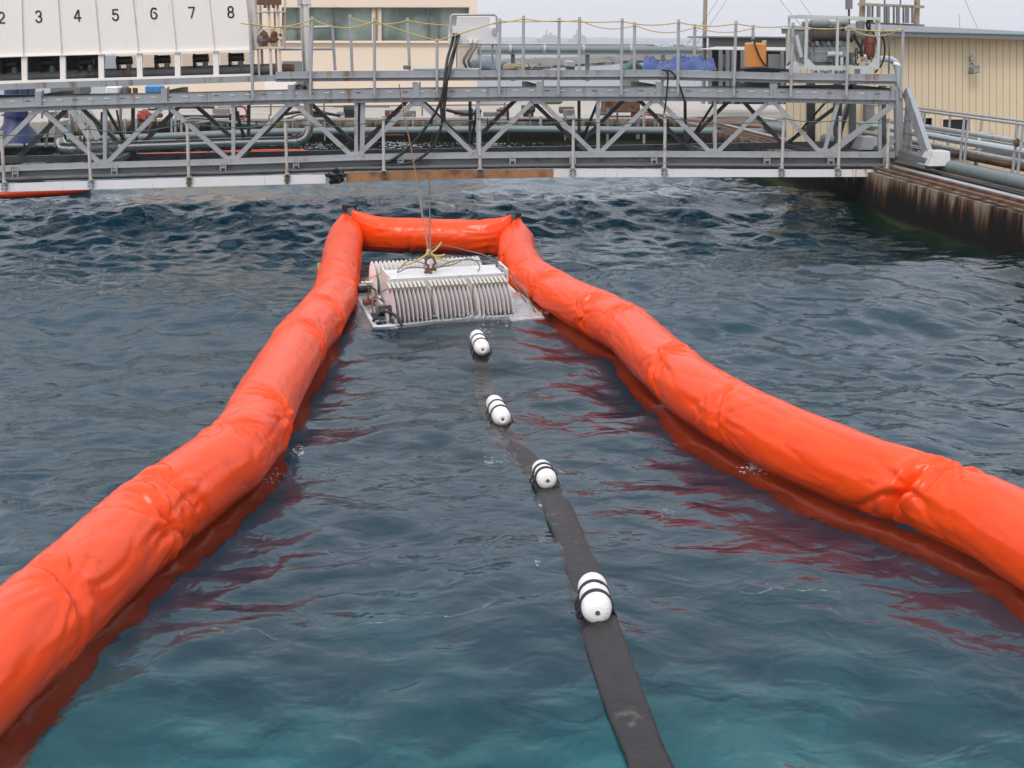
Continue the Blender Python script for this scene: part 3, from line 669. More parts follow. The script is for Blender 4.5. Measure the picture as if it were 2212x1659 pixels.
# faint line lying just under the surface
pts = []
ul = list(np.linspace(322, 1960, 200))
for i, u in enumerate(ul):
    v = np.interp(u, [322, 520, 640, 900, 1150, 1300, 1600, 1960], [1405, 1412, 1408, 1378, 1345, 1330, 1318, 1312]); p = atZ(u, v, -.16)
    p.y += .05 * noise.noise(Vector((i * .13, 0, 0))) * (3 if u < 950 else 1.2); p.x += .06 * noise.noise(Vector((i * .11, 5, 0))); pts.append(p)
g = G(); g.tube(pts, [.0032 * max(.12, min(1, .5 + 2.6 * noise.noise(Vector((i * .09, 3, 7))))) for i in range(len(pts))], 5); g.build('sunken_line', mat('pale_green_line', (.36, .40, .26), .6), smooth=True, label='thin pale line lying under the water across the foreground', cat='line')
# ================================================================ bridge over the tank
BF = 23.8                                   # front face of the bridge; it is about 2.6 m deep
BD = 2.6
bridge = empty('tank_bridge', T(-0.5, BF + 1.3, 0.9), 'long grey steel truss bridge spanning the tank with catwalk, fender boards and posts', 'bridge')
def seg(us, ft, fb, b, depth, name, material, parent=bridge, joint=0.0):
    for u0, u1 in zip(us, us[1:]):
        g = G(); g.quad([(u0, fb(u0)), (u1 - joint, fb(u1)), (u1 - joint, ft(u1)), (u0, ft(u0))], b, depth); g.build(name, material, parent)
UB = [-260, 84, 356, 630, 901, 1167, 1426, 1672, 1945]
mt = pl([(-260, 224), (0, 212), (563, 196), (700, 193), (1109, 188), (1426, 188), (1660, 191), (1950, 196)])
def off(f, d): return lambda u: f(u) + d
# main chord: web plate, lip flange, lower channel
seg(UB, mt, off(mt, 18.5), BF + .03, .10, 'chord_web', 'grey', joint=.5)
seg(UB, off(mt, 18.5), off(mt, 21), BF - .05, .22, 'chord_flange', 'grey', joint=.5)
seg(UB, off(mt, 21), off(mt, 30), BF + .02, .12, 'chord_channel', 'grey', joint=.5)
g = G(); g.strip([(u, mt(u) - 1.2) for u in UB], [(u, mt(u)) for u in UB], BF + .02, .14); g.build('chord_top_edge', 'dgrey', bridge)
# slots and rust dashes are thin welded tabs on the web
for u in np.arange(20, 1940, 34.0):
    g = G(); v = mt(u) + 7; g.quad([(u, v + 1), (u + 11, v + 1), (u + 11, v - .2), (u, v - .2)], BF + .018, .03); g.build('weld_tab', 'rust' if int(u) % 3 == 0 else 'white', bridge)
# deck edge beam (right two thirds carry a deeper kerb plate)
dt = pl([(-260, 205), (0, 194), (547, 177), (600, 175)]); UD = [-260, 84, 220, 356, 480, 595]
seg(UD, off(dt, -13), dt, BF + .02, .10, 'deck_beam', 'grey', joint=.4)
ct = pl([(595, 155), (700, 153.5), (1109, 151.5), (1426, 150.5), (1680, 157), (1940, 160.5)]); UC = [595, 760, 901, 1034, 1167, 1296, 1426, 1549, 1672, 1806, 1939]
seg(UC, ct, off(ct, 13), BF + .0, .05, 'kerb_plate', 'grey', joint=.4)
seg(UC, off(ct, 13), off(ct, 15), BF - .05, .16, 'kerb_flange', 'galv', joint=.4)
seg(UC, off(ct, 15), off(ct, 22), BF + .03, .10, 'deck_beam', 'grey', joint=.4)
for u in (84, 356, 630, 901, 1167, 1426, 1672, 1933):
    g = G(); w = 8.5; g.quad([(u - w, mt(u) + 19), (u + w * .6, mt(u) + 19), (u + w * .6, mt(u) - 11), (u - w, mt(u) - 11)], BF - .01, .06)
    g.quad([(u + w * .6, mt(u) + 18), (u + w * .95, mt(u) + 18), (u + w * .95, mt(u) - 14), (u + w * .6, mt(u) - 14)], BF + .02, .10); g.build('stub_post', 'grey', bridge)
# lower chord and catwalk
lt = pl([(-260, 370), (0, 357), (563, 341), (780, 333), (1109, 328), (1426, 326.5), (1660, 327.5), (1934, 328)])
UL = [-260, 84, 220, 360, 500, 640, 766, 900, 1030, 1160, 1290, 1420, 1543, 1660, 1781, 1860, 1934]
seg(UL, lt, off(lt, 11.5), BF - .02, .06, 'lower_chord', 'galv', joint=.4)
seg(UL, off(lt, 11.5), off(lt, 13), BF - .08, .14, 'lower_flange', 'galv', joint=.4)
seg(UL, off(lt, 13), off(lt, 25), BF + .02, .08, 'lower_web', 'dgrey', joint=.4)
cw = [u for u in UL if u < 1930] + [1930]
def catwalk(u): return lt(u) + 26
for u0, u1 in zip(cw, cw[1:]):               # thin walkway planks in front of the web
    p0, p1 = atB(u0, catwalk(u0) + 6, BF - .42), atB(u1 - .5, catwalk(u1) + 6, BF - .42)
    g = G(); g.hexa([p0, p1, p1 + EB * .44, p0 + EB * .44, p0 + UZ * .025, p1 + UZ * .025, p1 + EB * .44 + UZ * .025, p0 + EB * .44 + UZ * .025]); g.build('catwalk_panel', 'dgrey', bridge)
g = G(); g.strip([(u, catwalk(u) + 5.5) for u in cw], [(u, catwalk(u) + 10) for u in cw], BF - .43, .03); g.build('catwalk_edge', 'black', bridge)
# clamps under the lower chord
for u in (33, 247, 482, 640, 866, 1108, 1238, 1414, 1658, 1796, 1916):
    v = lt(u) + 9; g = G()
    for d_ in (-6, 5): g.quad([(u + d_ - 1.2, v + 19), (u + d_ + 1.2, v + 19), (u + d_ + 1.2, v), (u + d_ - 1.2, v)], BF - .12, .05)
    g.quad([(u - 6, v + 5), (u + 6, v + 5), (u + 6, v), (u - 6, v)], BF - .10, .05); g.quad([(u - 4, v + 11), (u + 3, v + 11), (u + 3, v + 7), (u - 4, v + 7)], BF - .11, .06)
    g.build('beam_clamp', 'galv', bridge)
# fender boards along the waterline
ft = pl([(-260, 412), (0, 397), (563, 379), (704, 377), (820, 371), (1100, 366), (1300, 365), (1700, 366), (1921, 366)])
fb = pl([(-260, 432), (0, 414.5), (563, 400), (704, 396), (820, 391), (1100, 384), (1300, 382.5), (1700, 382.5), (1921, 382)])
for us, m_, nm in (([-260, 3, 190, 404, 616, 704], 'whiteboard', 'fender_board'), ([748, 828, 1036, 1195], 'rustboard', 'rusty_fender_board'), ([1195, 1239], 'whiterust', 'fender_board'), ([1239, 1437, 1693, 1842], 'whiteboard', 'fender_board'), ([1842, 1921], 'whiterust', 'fender_board')):
    seg(us, ft, fb, BF - .44, .05, nm, m_, joint=.7)
# lower rail posts with bolted feet, tops joined by green rope
LP = [(-210, 292), (3, 285), (190, 272), (404, 257), (616, 256), (828, 252), (1036, 250), (1239, 250), (1437, 247), (1693, 250), (1815, 253), (1920, 257)]
tops = []
for (u, v) in LP:
    g = G(); p = atB(u, v, BF - .47); u2 = u + (6 if u < 300 else 4 if u < 700 else 1 if u < 1100 else -1.5 if u < 1500 else -4)
    q = atB(u2, ft(u) - 1, BF - .47); g.tube([p, q], .030, 10); o = g.build('rail_post', 'oldpost', bridge, smooth='auto'); tops.append(p)
    g = G(); g.tube([p, p + UZ * .015], .042, 10); g.build('post_cap', 'oldpost', o)
    g = G(); g.quad([(u2 - 5, ft(u) - 1), (u2 + 5, ft(u) - 1), (u2 + 5, ft(u) - 4), (u2 - 5, ft(u) - 4)], BF - .52, .10); g.build('post_foot', 'galv', o)
    g = G(); g.quad([(u2 - 3.2, fb(u) - 1), (u2 + 3.2, fb(u) - 1), (u2 + 3.2, ft(u)), (u2 - 3.2, ft(u))], BF - .475, .03)
    g.build('post_plate', 'rust' if u in (404, 616, 828, 1036) else 'galv', o)
    for dx in (-5.2, 5.2):
        for dy in (4, 11):
            g = G(); c = atB(u2 + dx, ft(u) + dy, BF - .47); g.tube([c, c + EB * .03], .016, 6); g.build('bolt', 'dgrey', o)
groot = empty('green_guard_rope', tops[4], 'green rope hung slack between the lower rail posts of the bridge', 'rope')
for p, q in zip(tops, tops[1:]):
    g = G(); g.tube(sag(p - UZ * .05 - EB * .03, q - UZ * .05 - EB * .03, .11 if (q - p).length > 1.6 else .05, 12), .009, 5); g.build('rope_span', 'grope', groot)
# trusses: front and back
UT = [84, 356, 630, 901, 1160, 1418, 1668, 1940]; UN = [222, 500, 766, 1030, 1290, 1543, 1781]
def truss(b, shift, m_, w):
    tp = lambda u: atB(u, mt(u) + 28, BF) + EB * shift; lp = lambda u: atB(u, lt(u) + 6, BF) + EB * shift
    ends = [-52] + UN
    for i, u in enumerate(UT):
        for d_ in (0, 1):
            j = i + d_
            if j >= len(ends): continue
            n_ = ends[j]; g = G(); g.angle(tp(u + (5 if n_ > u else -5)), lp(n_ + (-4 if n_ > u else 4)), w); g.build('diagonal_brace', m_, bridge)
    for k, u in enumerate(UN[:-1] + ([1900] if shift else [])):
        g = G(); g.angle(tp(u + 3), lp(u + 3), w * .8); g.build('vertical_strut', m_, bridge)
truss(BF, .05, 'galv', .085)
for u in UT[:-1]:
    g = G(); v = mt(u) + 29; g.quad([(u - 10, v + 2), (u - 4, v + 8), (u + 4, v + 8), (u + 10, v + 2)][::1] and [(u - 6, v + 7), (u + 6, v + 7), (u + 12, v), (u - 12, v)], BF + .015, .03); g.build('gusset_plate', 'grey', bridge)
for u in UN:
    g = G(); v = lt(u) + 1; g.quad([(u - 12, v), (u + 12, v), (u + 6, v - 7), (u - 6, v - 7)], BF + .015, .03); g.build('gusset_plate', 'galv', bridge)
truss(BF, BD, 'dgrey', .085)
g = G(); g.angle(atB(1810, mt(1810) + 28, BF + .05), atB(1779, lt(1781) + 5, BF + .05), .08); g.build('diagonal_brace', 'galv', bridge)
g = G(); g.angle(atB(1936, 222, BF + .02), atB(1788, 334, BF + .02), .12); g.build('diagonal_brace', 'galv', bridge)
g = G(); g.angle(atB(1930, 300, BF + .0), atB(1903, 338, BF + .0), .13); g.build('gusset_brace', 'galv', bridge)
g = G(); g.angle(atB(768 + 16, mt(780) + 28, BF + .1), atB(768 + 14, lt(780), BF + .1), .09); g.build('vertical_strut', 'galv', bridge)
# cross members between the trusses
for i, u in enumerate(UN):
    g = G(); g.angle(atB(u + 4, mt(u) + 26, BF + .1), atB(u + 4, lt(u) + 8, BF + .1) + EB * (BD - .1), .06); g.build('sway_brace', 'dgrey', bridge)
    g = G(); g.beam(atB(u, lt(u) + 8, BF + .1), atB(u, lt(u) + 8, BF + .1) + EB * BD, .08, .08); g.build('cross_beam', 'dgrey', bridge)
for u in UT:
    g = G(); g.beam(atB(u, mt(u) + 5, BF + .13), atB(u, mt(u) + 5, BF + .13) + EB * (BD - .2), .10, .16); g.build('cross_beam', 'dgrey', bridge)
# back chords
p0, p1 = atB(-260, mt(-260) + 10, BF) + EB * BD, atB(1945, mt(1945) + 10, BF) + EB * BD
g = G(); g.beam(p0, p1, .10, .24); g.build('back_upper_chord', 'dgrey', bridge)
p0, p1 = atB(-260, lt(-260) + 6, BF) + EB * BD, atB(1934, lt(1934) + 6, BF) + EB * BD
g = G(); g.beam(p0, p1, .10, .14); g.build('back_lower_chord', 'dgrey', bridge)
# deck grating panels
DZ = atB(1109, 166, BF).z
for u0, u1 in zip([-260, -90] + UD[1:] + UC[1:], UD[:1] * 0 + [-90, 84] + UD[2:] + UC[1:] + [1939]):
    if u1 - u0 < 5: continue
    z0 = (dt(u0) - 12 if u0 < 595 else ct(u0) + 13); z1 = (dt(u1) - 12 if u1 < 595 else ct(u1) + 13)
    a0, a1 = atB(u0, z0, BF + .13), atB(u1 - .4, z1, BF + .13); a1.z = a1.z; 
    g = G(); g.hexa([a0 - UZ * .03, a1 - UZ * .03, a1 - UZ * .03 + EB * (BD - .2), a0 - UZ * .03 + EB * (BD - .2), a0, a1, a1 + EB * (BD - .2), a0 + EB * (BD - .2)]); g.build('deck_panel', 'dgrey', bridge)
# top guard posts (front row, then back row)
FP = [(540, 44, 213), (675, 35, 206), (809, 39, 205), (944, 82, 202), (1080, 40, 202), (1208, 39, 203), (1344, 40, 203), (1466, 42, 204), (1590, 45, 205), (1713, 49, 208), (1833, 53, 208), (1951, 58, 212)]
BP = [(756, 31, 150), (880, 38, 142), (1131, 34, 150), (1252, 37, 150), (1371, 48, 150), (1501, 52, 122), (1627, 54, 94)]
ftops = []
for (u, v0, v1) in FP:
    sh = 6.5 if u < 560 else -4.5 if u == 675 else 0 if u < 1000 else (-2 if u < 1500 else -5)
    g = G(); p, q = atB(u, v0, BF - .09), atB(u + sh * (-1 if u == 675 else 1) * (1 if u != 675 else .9), v1, BF - .09)
    if u == 675: q = atB(670, v1, BF - .09)
    g.tube([p, q], .029, 10); g.build('guard_post', 'galv', bridge, smooth='auto'); ftops.append(p - UZ * .05)
btops = []
for (u, v0, v1) in BP:
    g = G(); p, q = atB(u, v0, BF + BD), atB(u + (5 if u < 900 else -1), v1 + 12, BF + BD); g.tube([p, q], .032, 10); g.build('guard_post', 'galv', bridge, smooth='auto'); btops.append(p - UZ * .06)
yroot = empty('yellow_guard_rope', ftops[4], 'yellow rope strung slack between the guard posts on top of the bridge', 'rope')
for i, (p, q) in enumerate(zip(ftops, ftops[1:])):
    g = G(); g.tube(sag(p - EB * .03, q - EB * .03, [.10, .14, .02, .0, .01, .02, .06, .06, .05, .05, .05][i], 12), .011, 5); g.build('rope_span', 'yrope', yroot)
for i, (p, q) in enumerate(zip(btops, btops[1:])):
    g = G(); g.tube(sag(p - EB * .04, q - EB * .04, [.1, .12, .04, .12, .13, .1][i], 12), .011, 5); g.build('rope_span', 'yrope', yroot)
g = G(); g.tube(sag(atB(520, 50, BF), atB(675, 55, BF - .12), .05, 10), .011, 5); g.build('rope_span', 'yrope', yroot)
g = G(); g.tube(sag(ftops[-2], atB(1951, 60, BF - .1), .16, 10), .011, 5); g.build('rope_span', 'yrope', yroot)
# guard frame behind (two-rail gate at D 600-756)
g = G()
for a_, b_ in (((600, 61), (718, 58)), ((718, 58), (724, 152)), ((600, 106), (724, 105))): g.tube([atB(*a_, BF + 2.2), atB(*b_, BF + 2.2)], .03, 8)
g.build('guard_frame', 'galv', bridge, smooth='auto')
# bridge end frame and wheel truck standing on the quay wall
g = G(); g.quad([(1937, 338), (1952, 338), (1950, 196), (1936, 196)], BF - .06, .14); g.build('end_column', 'grey', bridge)
e0 = atB(1954, 203, BF - .02); e1 = atB(1992, 338, BF - 1.0)
def plate(pts3, th, name, m_='grey'):
    g = G(); n_ = len(pts3); g.add([p - EA * th / 2 for p in pts3] + [p + EA * th / 2 for p in pts3], [tuple(range(n_)), tuple(reversed(range(n_, 2 * n_)))] + [(i, i + n_, (i + 1) % n_ + n_, (i + 1) % n_) for i in range(n_)]); return g.build(name, m_, bridge)
a_end = ab(atB(1951, 300, BF))[0]
g = G(); g.beam(T(a_end - .02, BF - .02, 2.28), T(a_end + .05, BF - 1.25, 1.02), .22, .10, EA); g.build('raking_leg', 'grey', bridge)
plate([T(a_end, BF, 2.2), T(a_end, BF, 1.0), T(a_end, BF - .45, 1.0), T(a_end, BF - .38, 1.5)], .03, 'gusset_plate')
g = G(); g.beam(T(a_end, BF - .0, 1.05), T(a_end, BF - 1.35, 1.0), .20, .22, EA); g.build('sill_beam', 'dgrey', bridge)
for z_ in (1.25, 1.5, 1.75):
    g = G(); g.beam(T(a_end, BF, z_), T(a_end, BF - (2.3 - z_) * .9, z_), .05, .05); g.build('brace_rung', 'grey', bridge)
for i in range(2):
    bb = BF - 1.3 + i * 3.6; g = G()
    g.hexa([T(a_end - .12, bb - .28, .97), T(a_end + .30, bb - .28, .97), T(a_end + .30, bb + .28, .97), T(a_end - .12, bb + .28, .97),
            T(a_end + .0, bb - .20, 1.24), T(a_end + .30, bb - .20, 1.24), T(a_end + .30, bb + .20, 1.24), T(a_end + .0, bb + .20, 1.24)]); o = g.build('wheel_truck', 'engwhite', bridge, bevel=.01)
    g = G(); g.tube([T(a_end + .06, bb, .99), T(a_end + .20, bb, .99)], .09, 16); g.build('wheel', 'dgrey', o)
for (b_, ) in ((BF + .9,), (BF + BD,)):
    g = G(); g.beam(T(a_end - .05, b_, 1.0), T(a_end - .15, b_, 2.35), .14, .12); g.build('end_column', 'dgrey', bridge)
g = G(); g.beam(T(a_end - .05, BF + BD + .1, 2.3), T(a_end + .05, BF + BD + 1.3, 1.0), .12, .10, EA); g.build('raking_leg', 'dgrey', bridge)
# black plastic bundle wrapped on the fender
g = G(); c = atB(726, 381, BF - .46)
g.blob(c, .2, 3, .9, 16, 10, (.85, .45, .62))
for i in range(len(g.v)): g.v[i] += Vector((0, 0, .03 * noise.noise(g.v[i] * 13)))
g.build('wrapped_bundle', 'blackcloth', smooth='auto', label='black plastic sheet bundled over the fender where white boards turn rusty', cat='plastic sheet')

# ---------------------------------------------------------------- numbered tank on the bridge deck
TB = BF + .25
tk = empty('numbered_tank', atB(150, 180, TB + 1.0), 'white tank in numbered bays 2 to 8 standing on the left of the bridge', 'tank')
bt = pl([(-300, 131), (0, 121.5), (543, 106.5)])
ribs_t = [-195, -115, -36, 45.5, 124, 204, 286, 368, 450, 531]; ribs_b = [-200, -112, -29, 49, 132, 215, 298, 380, 463, 543]
back = 2.0
for i in range(len(ribs_t) - 1):
    x0t = lerp(ribs_b[i], ribs_t[i], 1.6); x1t = lerp(ribs_b[i + 1], ribs_t[i + 1], 1.6)
    g = G(); g.quad([(ribs_b[i], bt(ribs_b[i])), (ribs_b[i + 1] - .35, bt(ribs_b[i + 1])), (x1t - .35, -75), (x0t, -75)], TB, back if i == 8 else .04); o = g.build('bay_panel', 'white', tk)
    g = G(); g.quad([(ribs_b[i] - 1.1, bt(ribs_b[i])), (ribs_b[i] + .7, bt(ribs_b[i])), (x0t + .7, -74), (x0t - 1.1, -74)], TB - .035, .033); g.build('seam_rib', 'beigepaint' if 0 else 'white', o)
g = G(); g.quad([(-200, bt(-200)), (543, bt(543)), (510, -75), (-200, -75)], TB + .045, back - .05); g.build('tank_body', 'white', tk)
g = G(); g.quad([(531 - 18, -75), (531 - 18, -72), (531 - 10, -72), (531 - 10, -75)], TB, .01)
g = G(); g.strip([(u, bt(u)) for u in (-200, 49, 298, 543)], [(u, bt(u) + 2.4) for u in (-200, 49, 298, 543)], TB - .05, back + .05); g.build('tank_sill', 'white', tk)
kb = pl([(-300, 192), (0, 183), (547, 167)])
g = G(); g.strip([(u, kb(u) - 8) for u in (-200, 49, 298, 545)], [(u, kb(u)) for u in (-200, 49, 298, 545)], TB - .02, .10); g.build('base_rail', 'white', tk)
for i in range(1, len(ribs_b)):
    u = ribs_b[i]; d_ = (4.5, 6.5) if i < 9 else (-2, 5)
    g = G(); g.quad([(u - (d_[0] if i == 9 else 2), kb(u)), (u + 9.5 if i < 9 else u + 4, kb(u)), (u + 9 if i < 9 else u + 4, bt(u) + 2.6), (u - 3, bt(u) + 2.6)], TB - .01, .07); g.build('leg', 'white', tk)
    g = G(); g.quad([(u - 2, kb(u)), (u + 6, kb(u)), (u + 6, bt(u) + 2.6), (u - 2, bt(u) + 2.6)], TB + back - .1, .07); g.build('leg', 'white', tk)
# piping under the bays: header pipe, valve bodies with a thin wafer disc, mesh screen behind
g = G(); g.tube([atB(-200, 178, TB + .5), atB(150, 163, TB + .5), atB(596, 149, TB + .5)], .105, 14); g.build('header_pipe', 'dgrey', tk, smooth='auto')
for i in range(0, 8):
    u = lerp(ribs_b[i + 1], ribs_b[i + 2] if i < 8 else 600, .62) if i < 8 else 0
    if i == 7: u = 508
    vb = kb(u) - 22; g = G(); g.tube([atB(u - 9, vb - 22, TB + .45), atB(u + 19, vb - 23, TB + .45)], .075, 12); vo = g.build('valve_pipe', 'black', tk, smooth='auto')
    g = G(); g.tube([atB(u + 12, vb - 22, TB + .45), atB(u + 12, vb - 2, TB + .45)], .05, 10); g.build('drop_pipe', 'dgrey', vo)
    c = atB(u - 11, vb - 17, TB + .45); g = G(); g.tube([c - EA * .02, c + EA * .02], .13, 18); g.build('wafer_valve', 'black', vo)
# expanded mesh screen: crossing wires
for (ua, ub_) in ((-30, 42), (60, 128), (143, 210), (226, 294), (308, 376), (391, 459), (474, 540)):
    g = G(); n_ = 12
    pa, pb = atB(ua, bt(ua) + 6, TB + 1.6), atB(ub_, bt(ub_) + 6, TB + 1.6); h_ = 1.0 * .36
    for k in range(n_):
        x0 = pa.lerp(pb, k / n_); x1 = pa.lerp(pb, (k + 1) / n_)
        for m_ in range(5):
            z0 = -h_ * m_ / 5; z1 = -h_ * (m_ + 1) / 5
            g.beam(x0 + UZ * z0, x1 + UZ * z1, .012, .006); g.beam(x1 + UZ * z0, x0 + UZ * z1, .012, .006)
    g.build('mesh_screen', 'dgrey', tk, kind='stuff')
g = G(); g.quad([(-200, 176), (226, 158), (226, 117), (-200, 126)], TB + back - .25, .04); g.build('dark_backing', 'shed', tk)
# stencilled digits from flat painted strokes, broken like a stencil
def arc(cx, cy, rx, ry, a0, a1, n=8): return [(cx + rx * math.cos(R_(lerp(a0, a1, i / n))), cy + ry * math.sin(R_(lerp(a0, a1, i / n)))) for i in range(n + 1)]
DIG = {'2': [arc(.5, .72, .38, .28, 160, 95), arc(.5, .72, .38, .28, 80, -25) + [(.12, .10)], [(.12, .06), (.9, .06)]],
       '3': [arc(.5, .74, .36, .26, 160, 95), arc(.5, .74, .36, .26, 80, -85), arc(.5, .27, .40, .27, 85, -80), arc(.5, .27, .40, .27, -98, -165)],
       '4': [[(.62, .98), (.06, .30), (.50, .30)], [(.64, .30), (.96, .30)], [(.70, .98), (.70, .42)], [(.70, .20), (.70, 0)]],
       '5': [[(.50, .95), (.86, .95)], [(.36, .95), (.20, .95), (.16, .54)], arc(.48, .30, .40, .30, 130, 0), arc(.48, .30, .40, .30, -12, -80), arc(.48, .30, .40, .30, -98, -165)],
       '6': [arc(.52, .50, .42, .46, 75, -5 + 185), [(.10, .5)] + arc(.5, .30, .40, .28, 175, 262), arc(.5, .30, .40, .28, 278, 450), arc(.52, .80, .36, .16, 20, 80)],
       '7': [[(.08, .95), (.90, .95)], [(.86, .88), (.40, .03)]],
       '8': [arc(.5, .74, .34, .24, 100, 260), arc(.5, .74, .34, .24, 80, -80), arc(.5, .25, .39, .25, 100, 260), arc(.5, .25, .39, .25, 80, -80)]}
def strokes(lines, place, w, depth, g):
    for ln in lines:
        for (x0, y0), (x1, y1) in zip(ln, ln[1:]):
            p, q = place(x0, y0), place(x1, y1); d = (q - p)
            if d.length < 1e-5: continue
            e = d.normalized() * w * .35; g.beam(p - e, q + e, depth, w, d.cross(EB))
for ch, u, v in (('2', 4, 39), ('3', 84, 36), ('4', 168, 34), ('5', 250, 32), ('6', 333, 29), ('7', 415, 27), ('8', 499, 26)):
    o0_ = atB(u - 7.5, v + 12, TB - .004); ex = atB(u + 7.5, v + 11.7, TB - .004) - o0_; ey = atB(u - 9, v - 12, TB - .004) - o0_
    g = G(); strokes(DIG[ch], lambda x, y: o0_ + ex * x + ey * y, .028, .004, g); g.build('number_' + {'2': 'two', '3': 'three', '4': 'four', '5': 'five', '6': 'six', '7': 'seven', '8': 'eight'}[ch], 'ink', tk)

# ---------------------------------------------------------------- beige pipe frame beside the tank
fr = empty('valve_frame', atB(580, 165, BF + .6), 'open beige steel frame with rusty valve between the white tank and silver pipe', 'frame')
for (u0, v0, u1, v1, b_, w) in ((549, -40, 560, 167, .5, 4), (560, -40, 567, 167, .9, 5), (578, -40, 586, 167, .5, 5.5), (590, -40, 598, 165, .9, 4), (597, -40, 606, 156, .5, 5.5), (616, -40, 614, 100, .9, 4)):
    g = G(); g.quad([(u1 - w / 2, v1), (u1 + w / 2, v1), (u0 + w / 2, v0), (u0 - w / 2, v0)], BF + b_, .08); g.build('column', 'beigepaint', fr)
for (v, h) in ((25, 2.2), (101, 5)):
    g = G(); g.quad([(552, v + h), (612, v + h - 1), (612, v - 1), (552, v)], BF + .46, .5); g.build('cross_rail', 'beigepaint', fr)
g = G(); g.tube([atB(556, 84, BF + .7), atB(612, 84, BF + .7)], .19, 18); g.build('control_valve', 'beigepaint', fr, smooth='auto')
for i in range(14):
    g = G(); g.blob(atB(random.uniform(560, 606), random.uniform(70, 96), BF + .5), random.uniform(.03, .09), i, .5, 7, 5, (1, .6, 1)); g.build('valve_fitting', random.choice(['rust', 'dgrey', 'beigepaint', 'rust']), fr)
g = G(); g.quad([(555, 10), (606, 10), (606, -20), (555, -20)], BF + .4, .2); g.build('bracket', 'rust', fr)
for u in (572, 590): 
    g = G(); g.quad([(u - 3, 17), (u + 3, 17), (u + 3, 9), (u - 3, 9)], BF + .38, .1); g.build('bracket', 'rust', fr)
for (u0, u1, v) in ((610, 636, 148), (570, 594, 150)):
    g = G(); g.tube([atB(u0, v, BF + .9), atB(u1, v, BF + .9)], .09, 12); g.build('pump_body', 'rust', fr, smooth='auto')

# ---------------------------------------------------------------- silver pipe: down through the deck, elbow, along to the left
PBK = BF + 1.45
pp = empty('silver_pipe', atB(500, 308, PBK), 'silver pipe dropping through the bridge, turning at an elbow and running left', 'pipe')
g = G(); g.tube([atB(653, -60, PBK), atB(657, 0, PBK), atB(663, 150, PBK), atB(667, 264, PBK)], .088, 20); g.build('riser', 'steel', pp, smooth='auto')
g = G(); cpt = [(667, 264), (667, 278), (663, 290), (654, 299), (642, 303), (634, 304)]
g.tube(catmull([atB(u, v, PBK) for u, v in cpt], 5), .088, 20); g.build('elbow', 'steel', pp, smooth='auto')
g = G(); g.tube([atB(634, 304, PBK), atB(500, 307, PBK), atB(275, 315, PBK)], .088, 20); g.build('pipe_run', 'steel', pp, smooth='auto')
g = G(); g.tube([atB(275, 315, PBK), atB(165, 320, PBK)], .092, 20); g.build('pipe_run', 'galv', pp, smooth='auto')
g = G(); g.tube(catmull([atB(165, 320, PBK), atB(148, 320, PBK), atB(137, 318, PBK), atB(132, 308, PBK + .3)], 4), .10, 18); g.build('elbow', 'steel', pp, smooth='auto')
def ringx(u, v, r, w, axis, m_='steel'):
    c = atB(u, v, PBK); g = G(); g.tube([c - axis * w, c + axis * w], r, 20); o = g.build('coupling', m_, pp, smooth='auto')
    for k in range(6):
        a = k * math.pi / 3; s_ = axis.cross(EB).normalized(); d_ = (s_ * math.cos(a) + EB * math.sin(a)) * (r * .88); g = G(); g.tube([c + d_ - axis * (w + .03), c + d_ + axis * (w + .03)], .012, 6); g.build('bolt', 'galv', o)
ringx(657, 4, .135, .05, UZ); ringx(667, 265, .135, .035, UZ); ringx(637, 304, .125, .035, EA); ringx(262, 316, .125, .03, EA); ringx(231, 317, .14, .025, EA); ringx(158, 320, .12, .03, EA)

# ---------------------------------------------------------------- control box, hoses
cb = empty('control_box', atB(1025, 155, BF + .5), 'grey steel electrical cabinet on legs with cable conduits, standing on the bridge', 'cabinet')
g = G(); g.quad([(969, 96), (1076, 96), (1074, 57), (971, 57)], BF + .35, .35); g.build('cabinet', 'alu', cb, bevel=.01)
g = G(); g.quad([(987, 56.5), (1058, 56.5), (1057, 35), (988, 35)], BF + .45, .25); g.build('upper_box', 'alu', cb, bevel=.01)
g = G()
for b_ in (BF + .33, BF + .72): g.tube([atB(973, 70, b_), atB(974, 36, b_), atB(978, 32, b_), atB(1068, 32, b_), atB(1073, 36, b_), atB(1074, 70, b_)], .022, 8)
g.build('guard_tube', 'galv', cb, smooth='auto')
for u in (987, 1038, 1064, 1073):
    g = G(); g.quad([(u - 1.8, 151), (u + 1.8, 151), (u + 1.8, 96), (u - 1.8, 96)], BF + (.38 if u != 1064 else .68), .06); g.build('leg', 'galv', cb)
for v in (106, 113, 120, 130):
    g = G(); g.quad([(1038, v + 2), (1072, v + 2), (1072, v), (1038, v)], BF + .4, .03); g.build('cross_strap', 'galv', cb)
g = G()
pa, pb = atB(990, 100, BF + .5), atB(1036, 100, BF + .5)
for k in range(12):
    for m_ in range(10):
        x0, x1 = pa.lerp(pb, k / 12), pa.lerp(pb, (k + 1) / 12); z0 = -.48 * m_ / 10; z1 = -.48 * (m_ + 1) / 10
        g.beam(x0 + UZ * z0, x1 + UZ * z1, .008, .006); g.beam(x1 + UZ * z0, x0 + UZ * z1, .008, .006)
g.build('mesh_guard', 'dgrey', cb, kind='stuff')
for i, (u, v) in enumerate(((1017, 95), (1027, 95))):
    g = G(); g.tube(catmull([atB(u, v - 3, BF + .3), atB(u + 1, v + 6, BF + .28), atB(u - 9, v + 22, BF + .25), atB(u - 15, v + 38, BF + .25), atB(u - 8, v + 53, BF + .35)], 6), .028, 8); g.build('conduit', 'dgrey', cb, smooth=True)
    g = G(); g.tube([atB(u, v - 10, BF + .31), atB(u, v - 1, BF + .30)], .032, 8); g.build('gland', 'white', cb)
